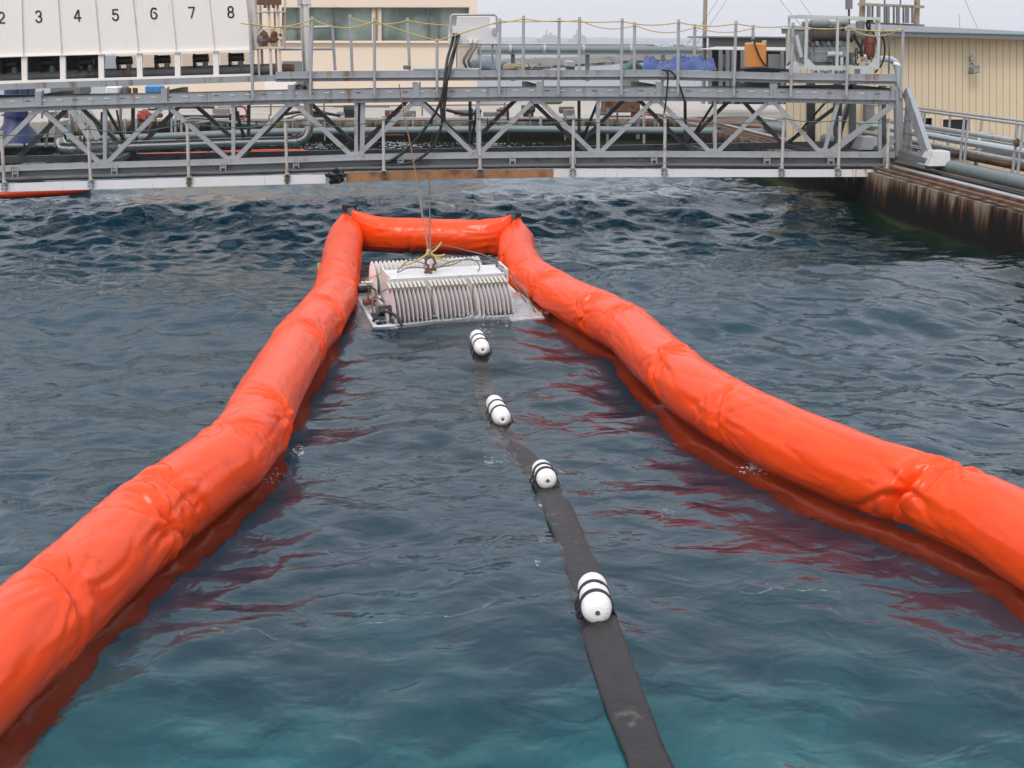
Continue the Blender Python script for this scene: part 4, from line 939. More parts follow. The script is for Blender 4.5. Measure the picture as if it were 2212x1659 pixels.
g = G(); g.quad([(1006, 86), (1014, 86), (1014, 83), (1006, 83)], BF + .343, .006); g.build('name_plate', 'white', cb)
g = G(); g.quad([(1030, 86), (1040, 86), (1040, 83), (1030, 83)], BF + .343, .006); g.build('name_plate', 'white', cb)
g = G(); g.tube([atB(1069, 68, BF + .30), atB(1069, 68, BF + .345)], .06, 14); g.build('rotary_switch', 'galv', cb)
for k, path in enumerate(([(981, 72), (975, 98), (966, 130), (960, 180), (954, 212), (937, 250), (900, 300), (865, 334), (830, 352), (780, 360), (740, 361), (640, 366)],
                          [(988, 72), (985, 95), (974, 130), (966, 170), (962, 210), (957, 250), (948, 290), (925, 328), (885, 352), (820, 358), (760, 362), (640, 368)],
                          [(992, 76), (984, 100), (978, 128), (967, 168), (958, 205), (953, 232), (956, 262)])):
    g = G(); n_ = len(path); pts = [atB(u, v, BF + (.25 if v < 100 else .0 if v < 150 else -.14 if v < 340 else -.16)) for u, v in path]
    g.tube(catmull(pts, 6), .028, 8)
    g.build('power_cable', 'black', smooth=True, label=['black cable hanging from the cabinet and sweeping to the lower left', 'black cable hanging from the cabinet in the lowest, rightmost loop', 'short black cable ending below the bridge beam under the cabinet'][k], cat='cable', group='cables from the cabinet')
g = G(); p = atB(1452, 178, BF - .1)
for path in ([(1430, 151), (1440, 154), (1443, 168), (1439, 215), (1434, 250)], [(1440, 151), (1452, 156), (1464, 175), (1478, 215), (1482, 240)]):
    g = G(); g.tube(catmull([atB(u, v, BF - .08) for u, v in path], 6), .018, 7); g.build('hanging_cable', 'black', smooth=True, label='black cable drooping over the beam below the blue tarpaulin, ' + ('left one' if path[0][0] == 1430 else 'right one'), cat='cable', group='cables under the tarpaulin')
# blue rod lying on deck, motor cover
g = G(); g.tube([atB(892, 149, BF + .3), atB(1035, 150, BF + .3)], .028, 8); g.build('blue_pole', 'bluepipe', smooth='auto', label='pale blue pole lying along the bridge deck left of the cabinet', cat='pole')
g = G(); g.quad([(871, 150), (887, 150), (887, 141), (871, 141)], BF + .5, .2); g.build('small_box', 'dgrey', bevel=.01, label='small dark box on the deck at the left end of the blue pole', cat='box')
g = G(); g.blob(atB(1052, 141, BF + 1.6), .22, 2, .35, 16, 10, (1.6, .8, .75)); g.build('covered_machine', mat('grey_blue_cover', (.2, .24, .29), .6), smooth=True, label='low machine under a grey blue cover just right of the cabinet', cat='machine')

# ---------------------------------------------------------------- blue tarpaulin
g = G(); NX, NY = 70, 30; outl = pl([(1390, 131), (1394, 123), (1404, 126), (1412, 123), (1420, 134), (1432, 136), (1448, 130), (1466, 123), (1480, 121), (1500, 124), (1512, 122), (1527, 131), (1540, 128), (1547, 149)])
for i in range(NX + 1):
    u = lerp(1389, 1548, i / NX); zt = atB(u, outl(u), BF + .9).z; base = atB(u, 151.5, BF + .35).z
    for j in range(NY + 1):
        t = j / NY; prof = math.sin(math.pi * min(1, t * 1.0)) ** .55; z = base + (zt - base) * prof
        fold = noise.noise(Vector((u * .035 + t * 2.0, t * 3.2, 1))); f2 = abs(noise.noise(Vector((u * .06 - t * 3, t * 3.5, 4)))) + .6 * abs(noise.noise(Vector((u * .12 + t * 5, t * 6, 8))))
        p = atB(u, 140, BF + lerp(.30, 1.5, t) + .12 * fold); p.z = z + (.06 * fold - .30 * f2 * prof + .06) * math.sin(math.pi * t); g.v.append(p)
for i in range(NX):
    for j in range(NY): a = i * (NY + 1) + j; g.f.append((a, a + NY + 1, a + NY + 2, a + 1))
g.build('tarpaulin', 'tarp', smooth='auto', label='crumpled blue tarpaulin heaped on the bridge deck', cat='tarpaulin')

# ---------------------------------------------------------------- orange fuel tank
ot = empty('fuel_tank', atB(1637, 150, BF + .6), 'square orange plastic fuel tank on the deck left of the engine', 'fuel tank')
g = G(); g.quad([(1617, 148), (1656, 148), (1657, 93), (1618, 92)], BF + .4, .35); g.build('tank_body', 'orangetank', ot, bevel=.03)
g = G(); g.tube([atB(1651, 93, BF + .55), atB(1651, 87, BF + .55)], .045, 10); g.build('filler_cap', 'galv', ot)
g = G(); g.tube(catmull([atB(1624, 88, BF + .38), atB(1628, 86, BF + .34), atB(1632, 100, BF + .34), atB(1645, 130, BF + .34), atB(1662, 147, BF + .4), atB(1690, 150, BF + .5), atB(1706, 136, BF + .4)], 6), .016, 7); g.build('fuel_hose', 'black', ot, smooth=True)
g = G(); g.tube(catmull([atB(1600, 150, BF + .3), atB(1640, 147, BF + .25), atB(1680, 150, BF + .3), atB(1702, 152, BF + .35)], 6), .03, 7); g.build('fuel_hose', 'black', ot, smooth=True)

# ---------------------------------------------------------------- engine skid. Pixel helper for the 6.64x zoom used to measure it
E0 = BF + .35
def ez(x, y): return (1648.7 + x * .1286, y * .1286)
def EQ(x0, y0, x1, y1, b, d): return G().quad([ez(x0, y1), ez(x1, y1), ez(x1, y0), ez(x0, y0)], E0 + b, d)
def ET(pts, r, b, n=10):
    g = G(); g.tube([atB(*ez(x, y), E0 + (b if not isinstance(b, list) else b[i])) for i, (x, y) in enumerate(pts)], r, n); return g
en = empty('engine_skid', atB(1805, 156, E0 + .5), 'diesel engine power pack in an open grey frame at the right end of the bridge', 'engine')
for (x0, x1, y0, y1, b_) in ((700, 760, 270, 1115, 0), (1225, 1275, 290, 1120, 0), (1915, 1970, 310, 1170, 0), (410, 455, 280, 1060, .9), (1880, 1920, 300, 1100, .9)):
    g = G(); g.quad([ez(x0 - 5, y1), ez(x0 + 38, y1), ez(x1, y0), ez(x0 + 18, y0)], E0 + b_, .05); g.build('frame_post', 'engwhite', en)
for pts in ([(720, 275), (1950, 315)], [(430, 285), (735, 272)],):
    g = G(); g.beam(atB(*ez(*pts[0]), E0 + (.9 if pts[0][0] == 430 else .02)), atB(*ez(*pts[1]), E0 + .02), .05, .055); g.build('frame_rail', 'engwhite', en)
g = G(); g.beam(atB(*ez(430, 285), E0 + .92), atB(*ez(1900, 330), E0 + .92), .05, .05); g.build('frame_rail', 'engwhite', en)
g = G(); g.beam(atB(*ez(1900, 330), E0 + .92), atB(*ez(1950, 318), E0 + .02), .05, .05); g.build('frame_rail', 'engwhite', en)
g = EQ(390, 1105, 1930, 1160, -.02, .08); g.build('base_rail', 'engwhite', en)
g = EQ(420, 1095, 1910, 1140, .86, .08); g.build('base_rail', 'engwhite', en)
g = EQ(820, 1165, 1450, 1245, -.03, .05); sgn = g.build('name_board', 'engwhite', en)
for (x0, x1) in ((440, 600), (1630, 1815)): EQ(x0, 1160, x1, 1245, -.02, .3).build('skid_foot', 'engwhite', en)
for tri in ([(735, 960), (735, 1110), (880, 1110)], [(1910, 960), (1910, 1110), (1750, 1110)]):
    g = G(); f_ = [atB(*ez(x, y), E0 + .0) for x, y in tri]; g.add(f_ + [p + EB * .02 for p in f_], [(0, 1, 2), (5, 4, 3), (0, 3, 4, 1), (1, 4, 5, 2), (2, 5, 3, 0)]); g.build('corner_gusset', 'engwhite', en)
# lettering on the name board (single painted letters made of strokes)
LET = {'U': [[(0, 1), (0, .15), (.25, 0), (.6, 0), (.85, .15), (.85, 1)]], 'S': [[(.85, .85), (.6, 1), (.2, 1), (0, .8), (.15, .55), (.7, .45), (.85, .25), (.65, 0), (.2, 0), (0, .15)]],
       'C': [[(.85, .82), (.6, 1), (.25, 1), (0, .75), (0, .25), (.25, 0), (.6, 0), (.85, .18)]], 'O': [[(.25, 0), (0, .25), (0, .75), (.25, 1), (.6, 1), (.85, .75), (.85, .25), (.6, 0), (.25, 0)]],
       'A': [[(0, 0), (.42, 1), (.85, 0)], [(.15, .36), (.7, .36)]], 'T': [[(0, 1), (.85, 1)], [(.42, 1), (.42, 0)]], 'G': [[(.85, .82), (.6, 1), (.25, 1), (0, .75), (0, .25), (.25, 0), (.6, 0), (.85, .18), (.85, .48), (.5, .48)]],
       'R': [[(0, 0), (0, 1), (.6, 1), (.85, .8), (.6, .52), (0, .52)], [(.45, .5), (.85, 0)]], 'D': [[(0, 0), (0, 1), (.5, 1), (.85, .7), (.85, .3), (.5, 0), (0, 0)]]}
g = G(); x = 838
for ch in 'US COAST GUARD':
    if ch != ' ':
        o_ = atB(*ez(x, 1240), E0 - .034); ex = atB(*ez(x + 34, 1240), E0 - .034) - o_; ey = atB(*ez(x, 1188), E0 - .034) - o_
        strokes(LET[ch], lambda X_, Y_: o_ + ex * X_ + ey * Y_, .014, .003, g)
    x += 43 if ch != ' ' else 30
g.build('painted_lettering', 'ink', sgn, kind='stuff')
# engine block and its gear
EQ(760, 780, 1400, 1090, .25, .45).build('engine_block', 'engine', en, bevel=.02)
EQ(800, 860, 1180, 1050, .2, .06).build('side_cover', 'engine', en, bevel=.012)
EQ(770, 690, 1430, 785, .28, .36).build('cylinder_head', 'engine', en, bevel=.02)
for k in range(9):
    x = 820 + k * 46; EQ(x, 870, x + 14, 890, .18, .04).build('cover_bolt', 'engine', en)
for k in range(6): EQ(790 + k * 95, 690, 830 + k * 95, 760, .2, .1).build('exhaust_port', 'engine' if k % 2 else 'muffler', en)
ET([(800, 590), (1290, 590)], .115, .3, 18).build('exhaust_manifold', 'muffler', en, smooth='auto')
ET([(1290, 600), (1500, 640)], .085, .3, 14).build('exhaust_pipe', 'muffler', en, smooth='auto')
ET([(800, 400), (1080, 400)], .085, .3, 18).build('air_cleaner', 'engine', en, smooth='auto')
ET([(660, 410), (800, 400)], .055, .3, 14).build('air_duct', 'engine', en, smooth='auto')
ET([(1080, 400), (1240, 410), (1300, 380), (1420, 390)], .06, .3, 12).build('intake_pipe', 'engine', en, smooth='auto')
for i in range(10):
    g = G(); g.blob(atB(*ez(random.uniform(1100, 1400), random.uniform(360, 500)), E0 + .3), random.uniform(.03, .06), i, .5, 8, 6); g.build('fitting', random.choice(['engine', 'dgrey', 'muffler']), en)
EQ(1610, 350, 1705, 620, .22, .2).build('header_tank', 'engine', en, bevel=.01)
ET([(1080, 910), (1320, 910)], .05, .15, 12).build('oil_filter', 'engwhite', en, smooth='auto')
EQ(1290, 870, 1420, 960, .15, .2).build('pump', 'engine', en, bevel=.01)
EQ(1270, 960, 1400, 1110, .25, .3).build('pump_stand', 'dgrey', en)
EQ(1300, 960, 1345, 1110, .1, .05).build('stand_leg', 'engwhite', en)
EQ(1480, 880, 1560, 1090, .3, .3).build('coupling_box', 'dgrey', en)
# radiator, tilted, at the left
g = G(); g.quad([ez(600, 1060), ez(690, 1060), ez(690, 560), ez(470, 590)], E0 + .45, .12); g.build('radiator', 'engine', en)
g = G(); g.beam(atB(*ez(560, 600), E0 + .2), atB(*ez(640, 960), E0 + .2), .05, .06); g.build('radiator_strut', 'engwhite', en)
EQ(610, 950, 680, 1060, .2, .15).build('radiator_foot', 'dgrey', en)
EQ(440, 1040, 590, 1105, .2, .2).build('battery_tray', 'engwhite', en)
# red reservoir
g = G(); c = atB(*ez(1790, 780), E0 + .3); hh = .42
g.tube([c + UZ * z for z in (.235, .225, .19, .13, .06, .055, -.11, -.2, -.245, -.255)], [.03, .07, .105, .122, .125, .118, .118, .10, .06, .02], 20)
g.build('red_reservoir', 'redtank', en, smooth='auto')
for pts, r in (([(1800, 500), (1850, 560), (1900, 680), (1920, 900)], .013), ([(1960, 560), (2030, 700), (2040, 900), (1990, 1080), (1880, 1220)], .02), ([(1560, 800), (1545, 920), (1560, 1060), (1600, 1110)], .014), ([(1590, 790), (1575, 900), (1590, 1000)], .012),
               ([(1520, 560), (1580, 700), (1640, 800), (1660, 950)], .03), ([(1680, 640), (1650, 800), (1600, 900)], .025), ([(1930, 500), (1960, 800), (1950, 1100)], .012), ([(845, 760), (860, 800), (840, 880)], .01), ([(1780, 350), (1790, 480), (1740, 560)], .02), ([(1840, 350), (1760, 340), (1740, 420), (1780, 520)], .025), ([(480, 980), (380, 1120), (220, 1180)], .012)):
    g = ET([(0, 0)] * 0 or pts, r, .12); g = G(); g.tube(catmull([atB(*ez(x, y), E0 + .12) for x, y in pts], 5), r, 7); g.build('engine_hose', 'black', en, smooth=True)
for i in range(26):
    x, y = random.uniform(1500, 1880), random.uniform(880, 1100); g = G(); 
    if i % 2: g.blob(atB(*ez(x, y), E0 + .15), random.uniform(.02, .04), i, .5, 7, 5)
    else: g.beam(atB(*ez(x, y), E0 + .2), atB(*ez(x + random.uniform(-30, 30), y + random.uniform(40, 90)), E0 + .2), .025, .025)
    g.build('fitting', random.choice(['engine', 'dgrey', 'engwhite', 'alu']), en)
ET([(1440, 420), (1440, 150)], .022, .35).build('exhaust_stack', 'muffler', en)
ET([(1440, 155), (1440, -160)], .07, .35, 16).build('silencer', 'shed', en, smooth='auto')
ET([(2110, 1240), (2125, 700), (2090, 560), (2000, 500)], .016, .5).build('vent_tube', 'dgrey', en)
# white and pale blue pipes at the bridge end
g = G(); g.tube([atB(1931, 137, BF + .5), atB(1945, 142, BF + .5), atB(1947.5, 150, BF + .5), atB(1945, 200, BF + .5), atB(1940, 262, BF + .5), atB(1936, 320, BF + .5)], .035, 12)
g.build('white_pipe', 'pvc', smooth='auto', label='thin white plastic pipe turning down at the right end of the bridge', cat='pipe')
g = G(); g.tube(catmull([atB(1895, 129, BF + 1.3), atB(1915, 127, BF + 1.3), atB(1930, 132, BF + 1.3), atB(1938, 146, BF + 1.3), atB(1939, 175, BF + 1.3), atB(1938, 260, BF + 1.3)], 6), .065, 14)
g.build('blue_pipe', 'bluepipe', smooth=True, label='pale blue pipe bending down behind the engine skid', cat='pipe')
# ================================================================ quay, buildings, shore
def slab(a0, a1, b0, b1, z, th, m_, name): return G().tbox(T((a0 + a1) / 2, (b0 + b1) / 2, z - th / 2), (a1 - a0, b1 - b0, th)).build(name, m_, kind='structure')
slab(A_L - 40, A_R + 45, B_F + .5, 62, .76, 3.6, 'concrete', 'quay_deck')
slab(A_L - 40, A_L - .5, -30, B_F + .5, .755, 3.6, 'concrete', 'side_deck')
slab(A_R + .5, A_R + 45, -30, B_F + .5, .40, 3.2, mat('tan_concrete', (.34, .28, .2), .9, 0, .2, .8, dirt=(.15, .1, .07), dirt_amt=.4, dscale=1), 'lower_yard')
slab(A_R + .5, A_R + 2.6, -6, B_F + .5, .79, .5, mat('oily_walkway', (.17, .12, .085), .7, 0, .3, 1.2, dirt=(.03, .022, .018), dirt_amt=.6, dscale=1.2), 'walkway')
slab(A_L - 6, A_R + .5, -30, B_N - .5, .76, 3.6, 'concrete', 'near_deck')
sea = G(); sea.box((0, 15060, -2.2), (60000, 30000, .1)).build('sea', 'sea', kind='structure')
seabed = G(); seabed.box((0, 0, -4.0), (400, 120, .2)).build('ground', 'concrete', kind='structure')
# pale cap along the far wall and the left wall
for (a0, a1, b0, b1, nm, lb) in ((A_L, 5.8, B_F - .02, B_F + .35, 'far wall', 0), ):
    g = G(); g.tbox(T((a0 + a1) / 2, (b0 + b1) / 2, .80), (a1 - a0, b1 - b0, .07)).build('wall_cap', 'concrete', kind='structure')
# rails on the walkway beside the tank
for a_, w, m_ in ((A_R + .14, .10, 'rust'), (A_R + .42, .05, 'rust'), (A_R + .62, .16, 'galv')):
    g = G(); g.tbox(T(a_, 14, .79 + .05), (w, 46, .05 if m_ == 'rust' else .02))
    g.build('crane_rail', m_, label={.10: 'rusty rail nearest the water on the right tank wall', .05: 'narrow rusty rail, second from the water on the right wall', .16: 'flat pale strip beside the rusty rails on the right wall'}[w], cat='rail')
g = G(); g.tube([T(A_R + 1.15, b_, .96) for b_ in (-4, 12, 22.3, 34)], .115, 16); g.build('quay_pipe', 'greenpipe', smooth='auto', label='thick grey pipe lying along the right walkway beyond the wheel truck', cat='pipe')
for (aa, zz, r, m_, lb) in ((A_R + 1.9, 1.15, .05, 'galv', 'grey pipe running through the right railing at the lowest level'), (A_R + 2.05, 1.30, .07, 'bluepipe', 'pale pipe at mid height behind the right railing'), (A_R + 2.2, 1.45, .05, 'galv', 'upper thin grey pipe behind the right railing'), (A_R + 2.4, .95, .06, 'rust', 'rusty pipe low behind the right railing')):
    g = G(); g.tube([T(aa, b_, zz) for b_ in (6, 20, 34)], r, 12); g.build('yard_pipe', m_, smooth='auto', label=lb, cat='pipe', group='pipes behind the right railing')
for (b0, z0, bb1, z1, lb) in ((12, .86, 30, .84, 'black hose lying along the right walkway'), ):
    g = G(); g.tube(catmull([T(A_R + .85 + .05 * math.sin(b_), b_, .83) for b_ in np.linspace(4, 22, 12)], 4), .03, 7); g.build('walkway_hose', 'black', smooth=True, label=lb, cat='hose')
g = G(); g.tbox(T(A_R + 1.6, 17.2, .81), (.28, 1.6, .03)).build('blue_board', 'lblue', label='bright blue strip lying by the big pipe at the right edge', cat='board')
# right railing
ra = A_R + 1.72
rr = empty('side_railing', T(ra, 26, .79), 'grey pipe railing along the right side of the tank with double posts', 'railing')
pb = [12, 14.2, 16.4, 18.6, 20.8, 22.9, 24.9, 27.1, 29.3, 31.5, 33.7]
for b_ in pb:
    for d_ in ((0, .18) if int(b_ * 10) % 3 else (0,)):
        g = G(); g.tube([T(ra, b_ + d_, .75), T(ra, b_ + d_, 1.82)], .028, 8); o = g.build('post', 'galv', rr, smooth='auto')
        g = G(); g.tbox(T(ra, b_ + d_, .82), (.12, .12, .06)); g.build('post_foot', 'dgrey', o)
for z_ in (1.82, 1.35):
    g = G(); g.tube([T(ra, b_, z_ + .0) for b_ in (12, 34)], .024, 8); g.build('rail', 'galv', rr, smooth='auto')
for (b_, z_) in ((20.9, 1.5), (24.95, 1.45), (29.4, 1.5)):
    g = G(); g.blob(T(ra - .02, b_, z_), .07, 3, .6, 8, 6); g.build('pipe_clamp', 'rust', rr)
r2 = empty('yard_railing', T(A_R + 3.2, 28, .4), 'second grey railing further right in front of the beige building', 'railing')
for b_ in np.arange(19, 29, 1.5):
    g = G(); g.tube([T(A_R + 3.0, b_, .4), T(A_R + 3.0, b_, 1.72)], .026, 8); g.build('post', 'galv', r2)
for z_ in (1.72, 1.25):
    g = G(); g.tube([T(A_R + 3.0, 18, z_), T(A_R + 3.0, 28.6, z_)], .024, 8); g.build('rail', 'galv', r2)
for b_, h, wh_ in ((19.4, .9, 'nearest and tallest'), (21.6, .6, 'second nearest'), (24, .8, 'third nearest'), (26, .6, 'farthest')):
    g = G(); g.tube(catmull([T(A_R + 2.5, b_, .5), T(A_R + 2.5, b_, .5 + h), T(A_R + 2.6, b_ + .2, .6 + h), T(A_R + 2.9, b_ + .3, .6 + h)], 4), .05, 10)
    g.build('riser_pipe', 'galv', smooth=True, label=wh_ + ' grey riser pipe behind the right railing', cat='pipe', group='riser pipes behind the right railing')

# ---------------------------------------------------------------- beige ribbed building on the right
WB = 29.2
bd = empty('beige_building', atB(2050, 300, WB + 3), 'pale yellow metal clad building with grey fascia on the right', 'building')
rt = pl([(1690, 71.5), (1921, 75), (2212, 83), (2420, 90)])
w0, w1 = 1700, 2420
x = w0; i = 0
WIN = [(1978, 2014, 255, 284), (2037, 2096, 258, 297)]
botv = 322
def panel(u0, u1, v0, v1): 
    g = G(); g.quad([(u0, v1), (u1 - .9, v1), (u1 - .9, v0), (u0, v0)], WB, .06); g.build('siding_panel', 'siding', bd)
while x < w1:
    x2 = x + 14.6; cut = [w for w in WIN if not (w[1] <= x + .5 or w[0] >= x2 - .5)]
    if cut:
        w = cut[0]; panel(x, x2, rt(x), w[2]); panel(x, x2, w[3], botv)
        if w[0] > x: panel(x, w[0], w[2], w[3])
        if w[1] < x2: panel(w[1], x2, w[2], w[3])
    else: panel(x, x2, rt(x), botv)
    x = x2
g = G(); g.quad([(w0, botv), (w1, botv), (w1, rt(w1) + 1), (w0, rt(w0) + 1)], WB + .055, .02); 
for u0, u1, va, vb in ((w0, 1978, 0, 0), (2014, 2037, 0, 0), (2096, w1, 0, 0)):
    g = G(); g.quad([(u0, botv), (u1, botv), (u1, rt(u1) + 1), (u0, rt(u0) + 1)], WB + .062, .1); g.build('wall_backing', mat('joint_brown', (.33, .27, .18), .7) if 'jb' not in M else M['jb'], bd)
M['jb'] = bpy.data.materials['joint_brown']
for w in WIN:
    g = G(); g.quad([(w[0], botv), (w[1], botv), (w[1], w[3]), (w[0], w[3])], WB + .062, .1); g.build('wall_backing', 'jb', bd)
    g = G(); g.quad([(w[0], w[2]), (w[1], w[2]), (w[1], rt(w[1]) + 1), (w[0], rt(w[0]) + 1)], WB + .062, .1); g.build('wall_backing', 'jb', bd)
    g = G(); g.quad([(w[0], w[3]), (w[1], w[3]), (w[1], w[2]), (w[0], w[2])], WB + .14, .05); o = g.build('window', 'darkwin', bd)
    for q in ([(w[0] - 3, w[2]), (w[1] + 3, w[2]), (w[1] + 3, w[2] - 3), (w[0] - 3, w[2] - 3)], [(w[0] - 3, w[3]), (w[0], w[3]), (w[0], w[2]), (w[0] - 3, w[2])], [(w[1], w[3]), (w[1] + (11 if w[0] > 2000 else 3), w[3]), (w[1] + 3, w[2]), (w[1], w[2])]):
        g = G(); g.quad(q, WB - .04, .05); g.build('frame', 'beigepaint', o)
g = G(); g.quad([(w0 - 9, rt(w0) + 1), (w1, rt(w1) + 1), (w1, rt(w1) - 10), (w0 - 9, rt(w0) - 8.5)], WB - .45, .10); g.build('fascia', 'fascia', bd)
g = G(); g.quad([(w0 - 10, rt(w0) - 8.5), (w1, rt(w1) - 10), (w1, rt(w1) - 12.2), (w0 - 10, rt(w0) - 10.5)], WB - .48, .16); g.build('roof_edge', 'teal', bd)
g = G(); pA_, pB_ = atB(w0 - 9, rt(w0) - 9.5, WB - .3), atB(w1, rt(w1) - 11, WB - .3)
sk_ = EB * 9 + EA * 3.9; g.hexa([pA_ - UZ * .05, pB_ - UZ * .05, pB_ + EB * 9 + UZ * .25, pA_ + sk_ + UZ * .25, pA_, pB_, pB_ + EB * 9 + UZ * .3, pA_ + sk_ + UZ * .3]); g.build('roof', 'fascia', bd)
g = G(); e_ = [atB(w0, botv + 5, WB + .07), atB(w0 + 3, botv + 5, WB + .07), atB(w0 + 3, rt(w0), WB + .07), atB(w0, rt(w0), WB + .07)]; g.hexa(e_ + [p + EB * 8.8 + EA * 3.8 for p in e_]); g.build('end_wall', 'siding', bd)
for u in (1752, 1810): 
    g = G(); g.quad([(u - 9, 330), (u + 9, 330), (u + 9, 180), (u - 9, 180)], WB - .05, .04); g.build('dark_door', 'darkwin', bd)
g = G(); g.quad([(1640, 290), (w0, 290), (w0, 180), (1640, 180)], WB + 1, .1)
fl_ = empty('flood_light', atB(2104, 150, WB - .2), 'small floodlight fixed to the beige building wall on the right', 'light')
g = G(); c = atB(2104, 151, WB - .22); g.box(c, (.24, .12, .17), ((EA + UZ * .18).normalized(), EB, UZ)); g.build('lamp_housing', 'dgrey', fl_, bevel=.02)
g = G(); g.box(c - EB * .065 + EA * .03, (.15, .01, .11), ((EA + UZ * .18).normalized(), EB, UZ)); g.build('lens', 'glass', fl_)
g = G(); g.tube([c + UZ * .08, c + UZ * .14 + EB * .1, c + EB * .22 + UZ * .14], .015, 6); g.build('bracket', 'dgrey', fl_)
g = G(); c = atB(2101, 126, WB - .06); g.tube([c - EB * .04, c + EB * .06], .065, 14); g.build('wall_sensor', 'galv', smooth='auto', label='round grey junction box on the beige wall above the floodlight', cat='junction box')

# ---------------------------------------------------------------- shed and poles behind the engine
SB = 40
sh = empty('dark_shed', atB(1620, 200, SB + 2), 'low dark grey open shed behind the bridge, left of the engine', 'shed')
SX = 1532
g = G(); g.quad([(1532, 108), (1712, 112), (1712, 81), (1532, 80)], SB + 1.5, .1); g.build('wall', 'shed', sh)
g = G(); g.quad([(1530, 81), (1715, 83), (1715, 79.5), (1530, 78)], SB + 1.2, 3); g.build('roof', 'fascia', sh)
g = G(); g.quad([(1508, 106.5), (1700, 109), (1700, 102), (1550, 100.5)], SB - .6, .08); g.build('canopy_edge', 'pvc', sh)
g = G(); g.quad([(1532, 225), (1712, 225), (1712, 108), (1532, 108)], SB + 2.5, .1); g.build('back_wall', 'darkwin', sh)
for u in (1534, 1557, 1572, 1583, 1604, 1690):
    g = G(); g.quad([(u - 3, 225), (u + 4, 225), (u + 4, 108), (u - 3, 108)], SB + 1, .12); g.build('post', 'shed', sh)
for (u0, u1, v0, v1) in ((1556, 1581, 117, 146), (1660, 1690, 117, 150)):
    g = G(); g.quad([(u0, v1), (u1, v1), (u1, v0), (u0, v0)], SB + 1.2, .05); g.build('window', 'shed', sh)
def pole(u0, v0, u1, v1, b, r, lb, nm='utility_pole'):
    g = G(); g.tube([atB(u0, v0, b), atB(u1, v1, b)], r, 12); return g.build(nm, 'wood', smooth='auto', label=lb, cat='pole')
pole(1525, -60, 1519, 224, 44, .075 * 1.0, 'single weathered wooden pole left of the dark shed')
hp_ = empty('twin_pole', atB(1925, 200, 42), 'two wooden poles carrying crossarms with insulators above the beige roof', 'utility pole')
for u, v1 in ((1862, 100), (1980, 100)): G().tube([atB(u + 3, -60, 42), atB(u - 2, v1, 42), atB(u - 4, 215, 42)], .10, 12).build('pole', 'wood', hp_, smooth='auto')
for v in (9, 50):
    g = G(); g.beam(atB(1854 if v < 20 else 1868, v, 41.8), atB(1996, v + 6, 41.8), .08, .09); g.build('crossarm', 'wood' if v == 9 else 'dgrey', hp_)
for i, u in enumerate((1878, 1886, 1899, 1912, 1919, 1932, 1941, 1953, 1961, 1972)):
    g = G(); g.quad([(u - (1.2 if i % 2 else 3.2), 50), (u + (1.2 if i % 2 else 3.2), 50), (u + (1.2 if i % 2 else 3.2), 13), (u - (1.2 if i % 2 else 3.2), 13)], 41.6, .1); g.build('insulator', 'dgrey' if i % 2 else 'shed', hp_)
for u in (1911, 1945, 1978):
    g = G(); g.tube([atB(u, 10, 41.8), atB(u, -3, 41.8)], .03, 8); g.build('pin', 'dgrey', hp_)
for i, (p, q) in enumerate((((1470, 115), (1560, -15)), ((1492, 112), (1582, -20)), ((1640, -60), (1745, 72)), ((1690, -60), (1780, 70)), ((2060, -60), (2120, 78)), ((2072, 30), (2075, 80)))):
    g = G(); pa_, pb_ = atB(*p, 43), atB(*q, 43); g.tube(sag(pa_, pb_, .05, 8), .007, 5)
    g.build('guy_wire', 'wire', label=['thin wire slanting up left of the wooden pole, outer one', 'thin wire slanting up left of the wooden pole, inner one', 'faint wire crossing the sky right of the wooden pole', 'faint wire crossing the sky just left of the engine', 'thin wire slanting down to the beige roof', 'short wire end hanging above the beige roof'][i], cat='wire', group='wires against the sky')

# ---------------------------------------------------------------- peach building with window band on the left
PB = 50
pbd = empty('peach_building', atB(790, 216, PB + 4), 'peach coloured building with a long band of greenish windows behind the bridge', 'building')
def PQ(u0, v0, u1, v1, d0, d1, m_, nm, par=pbd): g = G(); g.quad([(u0, v1), (u1, v1), (u1, v0), (u0, v0)], PB + d0, d1); return g.build(nm, m_, par)
PQ(250, -90, 1031, 17, 0, 8, 'stucco', 'upper_wall'); PQ(250, 88, 1031, 232, 0, 8, 'stucco', 'lower_wall'); PQ(1013, 17, 1031, 88, 0, 8, 'stucco', 'corner_pier'); PQ(250, 17, 609, 88, 0, 8, 'stucco', 'corner_pier')
PQ(250, 90, 1031, 93, -.12, .12, 'stucco', 'sill_course'); PQ(250, 98, 1031, 99, -.05, .05, 'beigepaint', 'sill_course')
panes = [(610, 640), (640, 672), (672, 719), (719, 804), (824, 924), (924, 946), (946, 1013)]
for (u0, u1) in panes: 
    o = PQ(u0 + .8, 18, u1 - .8, 87, .25, .05, 'glass', 'window')
    PQ(u0 - .8, 17, u0 + .8, 88, .12, .12, 'dgrey', 'frame', o); PQ(u0, 86, u1, 88.5, .10, .14, 'dgrey', 'sill', o)
PQ(804, 17, 824, 88, .1, .2, 'beigepaint', 'mullion'); PQ(811, 17, 815, 88, .04, .06, 'brope', 'mullion'); PQ(609, 15.6, 1014, 17.6, -.03, .3, 'dgrey', 'window_head')
PQ(610, 132, 660, 155, -.02, .05, 'shed', 'low_window')
PQ(640, 176, 676, 200, -.02, .05, 'shed', 'low_window')
PQ(571, 170, 640, 200, -.06, .05, 'white', 'door_panel')
